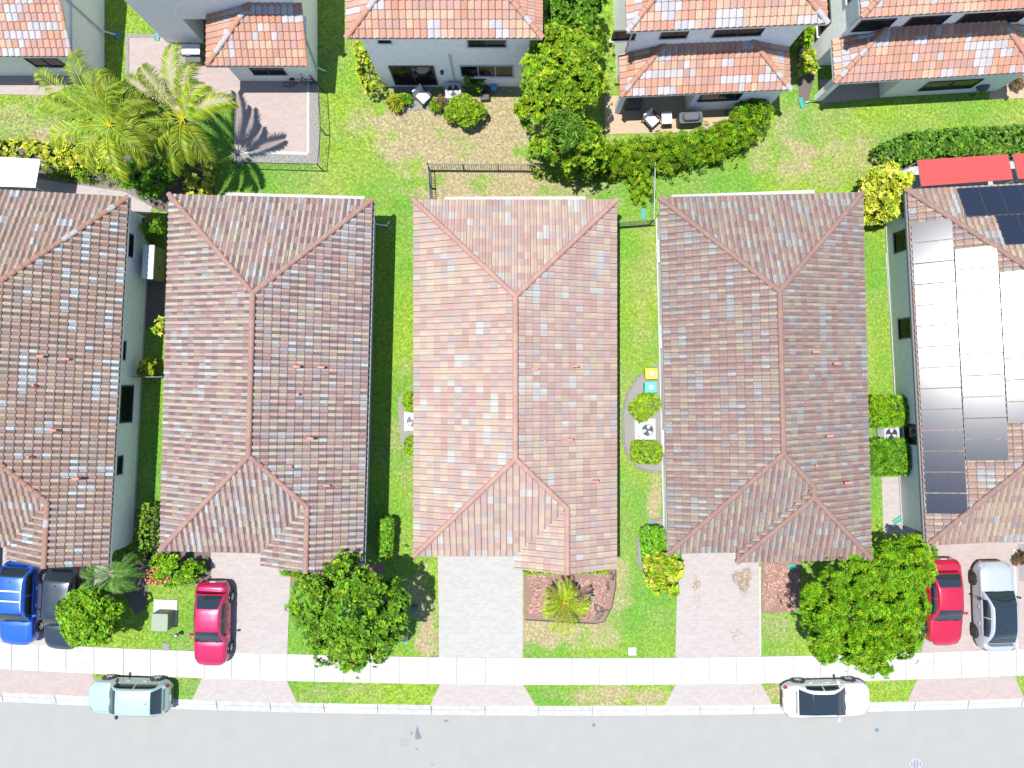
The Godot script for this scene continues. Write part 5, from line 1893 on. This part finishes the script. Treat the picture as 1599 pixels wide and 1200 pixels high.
	for q in [[817, 145, "bromeliad by the sliding glass door, yellow striped", gold], [620, 162, "spiky striped plant beside the small concrete terrace", gold], [634, 155, "leafy pot plant at the terrace edge", bright], [690, 160, "reddish low plant between the terrace and air conditioner", tint([[0.16, 0.1, 0.06], [0.2, 0.14, 0.08]])], [681, 165, "small green plant at the terrace's far corner", lime], [1560, 123, "pale tufted plant in the sandy bed", olive], [1592, 130, "brown tufted plant in the sandy bed", tint([[0.16, 0.12, 0.06], [0.2, 0.15, 0.08]])], [1596, 872, "brown rosette plant in the gravel", tint([[0.12, 0.07, 0.04], [0.16, 0.1, 0.05]])]]:
		if q[0] == 817:
			continue
		tree("garden_plant", q[2], "plant", q[0], q[1], 0.35, Vector3(0.33, 0.25, 0.33), 8, 0.16, 110, "star" if q[3] == gold else "spike", 0.8, q[3])

func cars():
	var suv := {"len": 4.5, "wid": 1.86, "hood": 0.98, "belt": 1.06, "deck": 1.08, "roof": 1.66, "ws0": 0.95, "ws1": 0.3, "rw1": -1.55, "rw0": -2.02, "base": 2.65, "tuck": 0.73}
	var sedan := {"len": 4.65, "wid": 1.82, "hood": 0.84, "belt": 0.92, "deck": 1.0, "roof": 1.44, "ws0": 0.95, "ws1": 0.2, "rw1": -0.95, "rw0": -1.7, "base": 2.75, "tuck": 0.68}
	var hatch := {"len": 4.35, "wid": 1.78, "hood": 0.9, "belt": 0.98, "deck": 1.0, "roof": 1.55, "ws0": 0.95, "ws1": 0.35, "rw1": -1.45, "rw0": -1.95, "base": 2.6, "tuck": 0.73}
	car("glossy blue car with white roof bars on the pink driveway", Vector3(-26.45, 0.03, 11.75), -2.8, suv.merged({"paint": paint("paint_blue", 0.012, 0.085, 0.42), "rails": true}))
	car("dark grey car half hidden under the round clipped tree", Vector3(-24.05, 0.03, 11.98), -2.8, suv.merged({"paint": paint("paint_slate", 0.016, 0.025, 0.036)}))
	car("black car at the edge of the pink driveway", Vector3(-28.98, 0.03, 9.6), -2.8, hatch.merged({"paint": paint("paint_black", 0.012, 0.012, 0.02)}))
	car("glossy magenta car reaching over the pavement", Vector3(-16.15, 0.045, 12.9), -1.3, sedan.merged({"paint": paint("paint_magenta", 0.38, 0.006, 0.06), "len": 4.5, "handle": M.car_black}, true))
	car("pale mint car parked along the kerb", Vector3(-20.6, ROAD_Y + 0.1, 16.85), -91.5, hatch.merged({"paint": paint("paint_mint", 0.27, 0.37, 0.335, 0.1), "mirror": M.car_black}))
	car("white car with a dark glass roof by the kerb", Vector3(16.95, ROAD_Y + 0.1, 16.98), 91.5, sedan.merged({"paint": paint("paint_white", 0.5, 0.5, 0.5, 0.0), "glass_roof": true}))
	car("bright red car under the wide bright green tree", Vector3(23.25, 0.03, 11.75), 1.0, sedan.merged({"paint": paint("paint_red", 0.4, 0.004, 0.03)}))
	car("silver white car with a black glass roof beside the red car", Vector3(26.0, 0.03, 11.95), 181.8, sedan.merged({"len": 4.75, "wid": 1.9, "roof": 1.6, "belt": 1.02, "hood": 0.94, "deck": 1.08, "rw1": -1.15, "rw0": -1.95, "base": 2.87, "paint": paint("paint_silver", 0.36, 0.39, 0.42, 0.3), "glass_roof": true, "rim": M.rim_dark, "mirror": M.car_black}, true))

func things():
	ac_unit("air conditioner between two hedges in the curved gravel bed", 1012, 672, 1.4)
	ac_unit("air conditioner half under the peach-tiled eave", 645, 658, 0.0)
	ac_unit("air conditioner between spiky square hedges by the solar house", 1393, 678, 3.0, 0.8, false)
	ac_unit("air conditioner against the grey stucco wall", 708, 141, 2.0, 0.85)
	# pads and boxes
	block("utility_box", "pale green metal transformer cabinet on the front lawn", "utility box", 249, 973, 0.85, 0.9, 0.95, -2.0, M.box_green, 0.08, 0.0, "cabinet")
	block("concrete_pad", "concrete pad showing behind the pale green transformer cabinet", "pad", 258, 957, 0.08, 1.3, 1.4, -2.0, M.concrete_c, 0.03, 0.0, "slab")
	block("meter_cover", "square concrete meter cover at the pavement by the magenta car", "utility cover", 259, 1011, 0.05, 0.42, 0.42, -2.0, M.concrete_old, 0.02, 0.0, "lid")
	block("meter_cover", "pale square meter cover below the dry front lawn", "utility cover", 988, 1018, 0.05, 0.45, 0.45, 0.0, M.concrete_c, 0.02, 0.0, "lid")
	var post := thing("marker_post", "short post with white cap beside the transformer cabinet", "post", Vector3(P(275, 993, 0.5).x, 0, P(275, 993, 0.5).z))
	var pm := MB.new()
	pm.tube([Vector3(0, -0.05, 0), Vector3(0, 0.45, 0)], [0.05, 0.05], 10)
	part("post", pm.mesh(M.gutter), post)
	var pc := MB.new()
	pc.tube([Vector3(0, 0.44, 0), Vector3(0, 0.5, 0), Vector3(0, 0.55, 0)], [0.12, 0.12, 0.05], 14)
	part("cap", pc.mesh(M.plastic_white), post)
	# bins
	for q in [[1018, 584, "yellow", M.plastic_yellow, M.plastic_white], [1017, 605, "teal", M.plastic_teal, M.plastic_teal]]:
		var c := P(q[0], q[1], 0.9)
		var t := thing("wheelie_bin", "%s recycling bin by the brown-tiled house wall" % q[2], "bin", Vector3(c.x, 0.03, c.z), 0.02)
		var bm := MB.new()
		bm.rslab(Vector3(0, 0, 0), 0.5, 0.82, 0.5, 0.06, 0.01, 0.0, 1.14)
		part("body", bm.mesh(q[3]), t)
		var lid := MB.new()
		lid.rslab(Vector3(0, 0.82, 0), 0.66, 0.07, 0.6, 0.06, 0.03)
		part("lid", lid.mesh(q[3]), t)
		var st := MB.new()
		st.rslab(Vector3(0.02, 0.885, 0), 0.22, 0.02, 0.22, 0.03, 0.008)
		part("sticker", st.mesh(M.plastic_white), t)
		for s: float in [-1.0, 1.0]:
			var w := MB.new()
			w.tube([Vector3(0.27, 0.1, 0.2 * s - 0.03), Vector3(0.27, 0.1, 0.2 * s + 0.03)], [0.1, 0.1], 12)
			part("wheel", w.mesh(M.tyre), t)
	# splash blocks below the downspouts
	var sb := [[1005, 334, 0, "teal splash block behind the picket gate"], [432, 60, 0.2, "green splash block beside the rear house with the terrace"], [183, 56, 0.9, "green splash block below the rear gable"], [1252, 161, 0.3, "teal splash block by the porch column"], [1402, 812, 2.2, "green splash block on the pink side path"], [1016, 820, 0.1, "teal splash block at the front hedge"], [1238, 885, 1.4, "teal splash block in the tree's shade"], [246, 56, 0.0, "teal splash block at the corner of the palm terrace"]]
	for q in sb:
		var c := P(q[0], q[1])
		var t := thing("splash_block", q[3], "splash block", Vector3(c.x, 0.02, c.z), q[2], "splash blocks")
		var m := MB.new()
		m.rslab(Vector3(0, 0, 0), 0.26, 0.035, 0.6, 0.05, 0.01)
		part("tray", m.mesh(M.plastic_jade if q[3].begins_with("teal") else M.plastic_green), t)
		var r := MB.new()
		for s: float in [-1.0, 1.0]:
			r.box(Vector3(0.115 * s, 0.05, 0), Vector3(0.03, 0.05, 0.55))
		part("rim", r.mesh(M.plastic_jade if q[3].begins_with("teal") else M.plastic_green), t)
	# fences
	picket_fence("dark picket fence along the dry back lawn", [[833, 257], [668, 256], [671, 312]], 1.25, 0.12)
	picket_fence("short picket fence with gate between two tiled roofs", [[968, 347], [1022, 343]], 1.3, 0.1)
	wire_fence("grey wire fence from the hedge to the brown-tiled roof corner", [[1024, 255], [1022, 343]], 1.3, M.grey_metal)
	wire_fence("black fence around the brick terrace edge", [[484, 118], [497, 132], [501, 200], [496, 257], [363, 253]], 1.1, M.black_metal)
	var gate := thing("side_gate", "dark rail gate across the narrow passage", "gate", Vector3(P(230, 589, 1.2).x, 0, P(230, 589, 1.2).z))
	for y in [0.15, 0.7, 1.2]:
		var gm := MB.new()
		gm.box(Vector3(0, y, 0), Vector3(1.7, 0.05, 0.04))
		part("rail", gm.mesh(M.gutter), gate)
	for k in 14:
		var gm2 := MB.new()
		gm2.box(Vector3(-0.8 + k * 0.123, 0.65, 0), Vector3(0.025, 1.25, 0.025))
		part("picket", gm2.mesh(M.gutter), gate)
	# passage store beside the first house
	var c1 := P(231, 409, 1.45)
	var sh := thing("storage_cabinet", "olive storage cabinet with white lid in the narrow passage", "cabinet", Vector3(c1.x, 0.0, c1.z), deg_to_rad(-3.1))
	var sm := MB.new()
	sm.box(Vector3(0, 0.68, 0), Vector3(0.56, 1.36, 1.75))
	part("body", sm.mesh(M.olive), sh)
	var lidm := MB.new()
	lidm.rslab(Vector3(0, 1.36, 0), 0.6, 0.09, 1.8, 0.03, 0.02)
	part("lid", lidm.mesh(M.white_metal), sh)
	var kn := MB.new()
	kn.tube([Vector3(0.28, 0.8, 0.2), Vector3(0.34, 0.8, 0.2)], [0.05, 0.04], 8)
	part("knob", kn.mesh(M.black_metal), sh)
	# canopies
	canopy("shade_canopy", "white canopy behind the rust-tiled bungalow", [[-90, 240], [63, 249], [55, 293], [-90, 288]], 2.5, M.canvas_white)
	canopy("shade_canopy", "red canopy beside the golden croton", [[1434, 250], [1575, 241], [1583, 280], [1440, 291]], 2.5, M.canvas_red)
	canopy("shade_canopy", "second red canopy past the gap, above the dark solar panels", [[1583, 240.5], [1730, 231], [1738, 270], [1591, 279.5]], 2.5, M.canvas_red)
	# garden furniture
	chair("dark framed garden chair with pale cushion on the small concrete terrace", 660, 150, 45, M.black_metal, M.cushion)
	chair("black garden chair with grey cushion on the peach terrace", 1018, 187, 42, M.black_metal, M.cushion)
	table("small white table beside the black garden chair", 1042, 184, 0.55, 0.65, 4, M.plastic_white)
	table("white table under the coral porch roof corner", 298, 77, 0.98, 0.55, 0, M.plastic_white)
	var c2 := P(1081, 182, 1.0)
	var gr := thing("barbecue_grill", "barbecue under a dark fitted cover beside the house wall", "grill", Vector3(c2.x, 0.035, c2.z), deg_to_rad(3))
	var gmb := MB.new()
	gmb.rslab(Vector3.ZERO, 1.25, 0.85, 0.6, 0.12, 0.05, 0.0, 1.02)
	part("cover", gmb.mesh(M.dark_cover), gr)
	var gtop := MB.new()
	gtop.rslab(Vector3(0, 0.84, 0), 1.0, 0.22, 0.5, 0.2, 0.12, 0.0, 0.9)
	part("hood", gtop.mesh(M.dark_cover), gr)
	for e in [[-1, -1], [1, -1], [-1, 1], [1, 1]]:
		var l := MB.new()
		l.tube([Vector3(0.55 * e[0], 0.0, 0.22 * e[1]), Vector3(0.55 * e[0], 0.1, 0.22 * e[1])], [0.05, 0.05], 8)
		part("wheel", l.mesh(M.tyre), gr)
	bicycle(465, 128, 8)
	var c3 := P(1541, 130, 1.1)
	var bq := thing("kettle_barbecue", "round covered barbecue by the sandy bed", "grill", Vector3(c3.x, 0.03, c3.z))
	var km := MB.new()
	var rows := []
	for k in 9:
		var an := PI * k / 8.0
		var row := []
		for s in 16:
			row.append(Vector3(cos(TAU * s / 16.0) * maxf(0.001, sin(an)) * 0.36, 0.8 + cos(an) * 0.24, sin(TAU * s / 16.0) * maxf(0.001, sin(an)) * 0.36))
		rows.append(row)
	km.grid(rows, Vector3(0, 0.8, 0), true)
	part("kettle", km.mesh(M.dark_cover), bq)
	for k in 3:
		var l := MB.new()
		var a := TAU * k / 3.0
		l.tube([Vector3(cos(a) * 0.3, 0, sin(a) * 0.3), Vector3(cos(a) * 0.15, 0.65, sin(a) * 0.15)], [0.018, 0.018], 6)
		part("leg", l.mesh(M.black_metal), bq)
	block("storage_crate", "blue plastic crate against the grey stucco wall", "crate", 771, 132, 0.4, 0.38, 0.42, 10, M.plastic_blue, 0.05, 0.0)
	block("planter_tub", "black planter tub on the dry grass by the wall", "planter", 757, 145, 0.35, 0.5, 0.75, 5, M.black_metal, 0.08, 0.0)
	block("patio_heater_box", "dark equipment box inside the shaded porch", "box", 992, 156, 0.7, 0.85, 0.6, 2, M.dark_cover, 0.06, 0.035)
	block("garden_bench", "dark bench beside the white table at the porch", "bench", 301, 92, 0.42, 0.85, 0.35, 0, M.dark_cover, 0.05, 0.03)
	block("yard_sign", "small white post box beside the dense tree's shade", "post box", 620, 1001, 0.5, 0.24, 0.3, 0, M.plastic_white, 0.03, 0.0)
	block("yard_sign", "small grey post box next to a white one", "post box", 632, 1000, 0.5, 0.26, 0.32, 3, M.grey_metal, 0.03, 0.0)
	block("utility_pedestal", "blue-grey box in the dense tree's shadow", "utility box", 647, 952, 0.35, 0.3, 0.28, 0, M.gutter, 0.04, 0.0)
	var c4 := P(926, 934, 0.45)
	var gl := thing("garden_lamp", "white globe garden lamp in the mulch bed", "lamp", Vector3(c4.x, 0.03, c4.z))
	var g1 := MB.new()
	g1.tube([Vector3(0, 0, 0), Vector3(0, 0.32, 0)], [0.03, 0.03], 8)
	part("stem", g1.mesh(M.black_metal), gl)
	var g2 := MB.new()
	var rw := []
	for k in 7:
		var an := PI * k / 6.0
		var row := []
		for s in 12:
			row.append(Vector3(cos(TAU * s / 12.0) * maxf(0.001, sin(an)) * 0.1, 0.4 + cos(an) * 0.1, sin(TAU * s / 12.0) * maxf(0.001, sin(an)) * 0.1))
		rw.append(row)
	g2.grid(rw, Vector3(0, 0.4, 0), true)
	part("globe", g2.mesh(M.plastic_white), gl)
	# timber edging of the mulch bed
	var ed := thing("bed_edging", "dark timber edging around the red mulch bed", "edging", P(950, 950))
	var em := MB.new()
	var ep := []
	var er := []
	for q in [[962, 890], [962, 915], [956, 948], [944, 971], [930, 974], [870, 971], [820, 968]]:
		ep.append(P(q[0], q[1]) - P(950, 950) + Vector3.UP * 0.03); er.append(0.035)
	em.tube(ep, er, 6)
	part("board", em.mesh(M.frame_dark), ed)
	for bed in [[[1030, 571], [1015, 576], [995, 591], [980, 615], [973, 645], [974, 690], [981, 716], [994, 729], [1012, 736], [1032, 737], "grey kerb curving round the gravel bed with the bins"], [[1038, 811], [1020, 813], [1003, 826], [995, 845], [996, 875], [1003, 891], "grey kerb curving round the front corner hedge"]]:
		var o := P(bed[3][0], bed[3][1])
		var ce := thing("bed_edging", bed[-1], "edging", o)
		var cm := MB.new()
		var pts := []
		var rr := []
		for k in bed.size() - 1:
			pts.append(P(bed[k][0], bed[k][1]) - o + Vector3.UP * 0.03); rr.append(0.06)
		cm.tube(pts, rr, 7)
		part("kerb", cm.mesh(M.concrete_old), ce)
	# manhole and ball on the road
	var mh := thing("manhole_cover", "round iron manhole cover in the road", "manhole cover", Vector3(P(1433, 1196).x, ROAD_Y, P(1433, 1196).z))
	var mm := MB.new()
	mm.tube([Vector3(0, -0.02, 0), Vector3(0, 0.008, 0)], [0.31, 0.31], 28)
	part("rim", mm.mesh(M.grey_metal), mh)
	var mm2 := MB.new()
	for k in 7:
		mm2.box(Vector3(-0.24 + k * 0.08, 0.012, 0), Vector3(0.04, 0.012, 2.0 * sqrt(maxf(0.01, 0.078 - pow(-0.24 + k * 0.08, 2.0)))))
	part("lid", mm2.mesh(M.gutter), mh)
	var bl := thing("blue_marker", "small blue pavement marker stuck on the road", "road marker", Vector3(P(1370, 1141, ROAD_Y).x, ROAD_Y, P(1370, 1141, ROAD_Y).z))
	var bm2 := MB.new()
	bm2.tube([Vector3(0, -0.01, 0), Vector3(0, 0.02, 0), Vector3(0, 0.035, 0)], [0.1, 0.1, 0.06], 14)
	part("disc", bm2.mesh(M.plastic_blue), bl)
	# hose reel and pipes by the solar house wall
	var hz := thing("garden_hose", "dark garden hose looping by the solar house wall", "hose", P(1417, 770))
	var hm := MB.new()
	var hp := []
	var hr := []
	for k in 40:
		var t := k / 39.0
		hp.append(Vector3(sin(t * 21.0) * 0.28 + 0.1, 0.06 + 0.03 * sin(t * 9.0), (t - 0.5) * 2.2 + cos(t * 21.0) * 0.2)); hr.append(0.015)
	hm.tube(hp, hr, 5)
	part("coil", hm.mesh(M.black_metal), hz)
	# litter on the drives and in the beds
	litter("dry_debris", "brown debris heaped on the stained driveway", [[1160, 905, 16, 21, 1000], [1160, 905, 20, 26, 350], [1088, 912, 7, 14, 160], [1152, 992, 15, 13, 80], [1090, 945, 8, 30, 40], [1180, 1082, 12, 10, 20]], tint([[0.22, 0.16, 0.11], [0.28, 0.21, 0.15], [0.17, 0.12, 0.08]]), 0.05, 0.033)
	litter("bark_chips", "bark chips strewn over the mulch beds", [[850, 925, 30, 36, 1000], [880, 915, 40, 26, 1000], [905, 935, 40, 34, 1100], [935, 915, 24, 26, 700], [925, 950, 25, 20, 500], [835, 950, 14, 14, 250], [835, 900, 14, 12, 250], [1212, 915, 22, 40, 900], [1203, 890, 12, 16, 260], [1232, 895, 14, 18, 300], [1202, 942, 11, 14, 220], [1230, 942, 14, 13, 220]], tint([[0.25, 0.13, 0.1], [0.32, 0.19, 0.15], [0.19, 0.1, 0.075], [0.35, 0.23, 0.19]]), 0.08, 0.04)
	litter("fallen_leaves", "dark dead leaves in the mulch bed's outer corner", [[938, 955, 14, 14, 60], [955, 895, 5, 14, 30], [950, 915, 3, 12, 20]], tint([[0.06, 0.05, 0.05], [0.1, 0.08, 0.07]]), 0.13, 0.045)
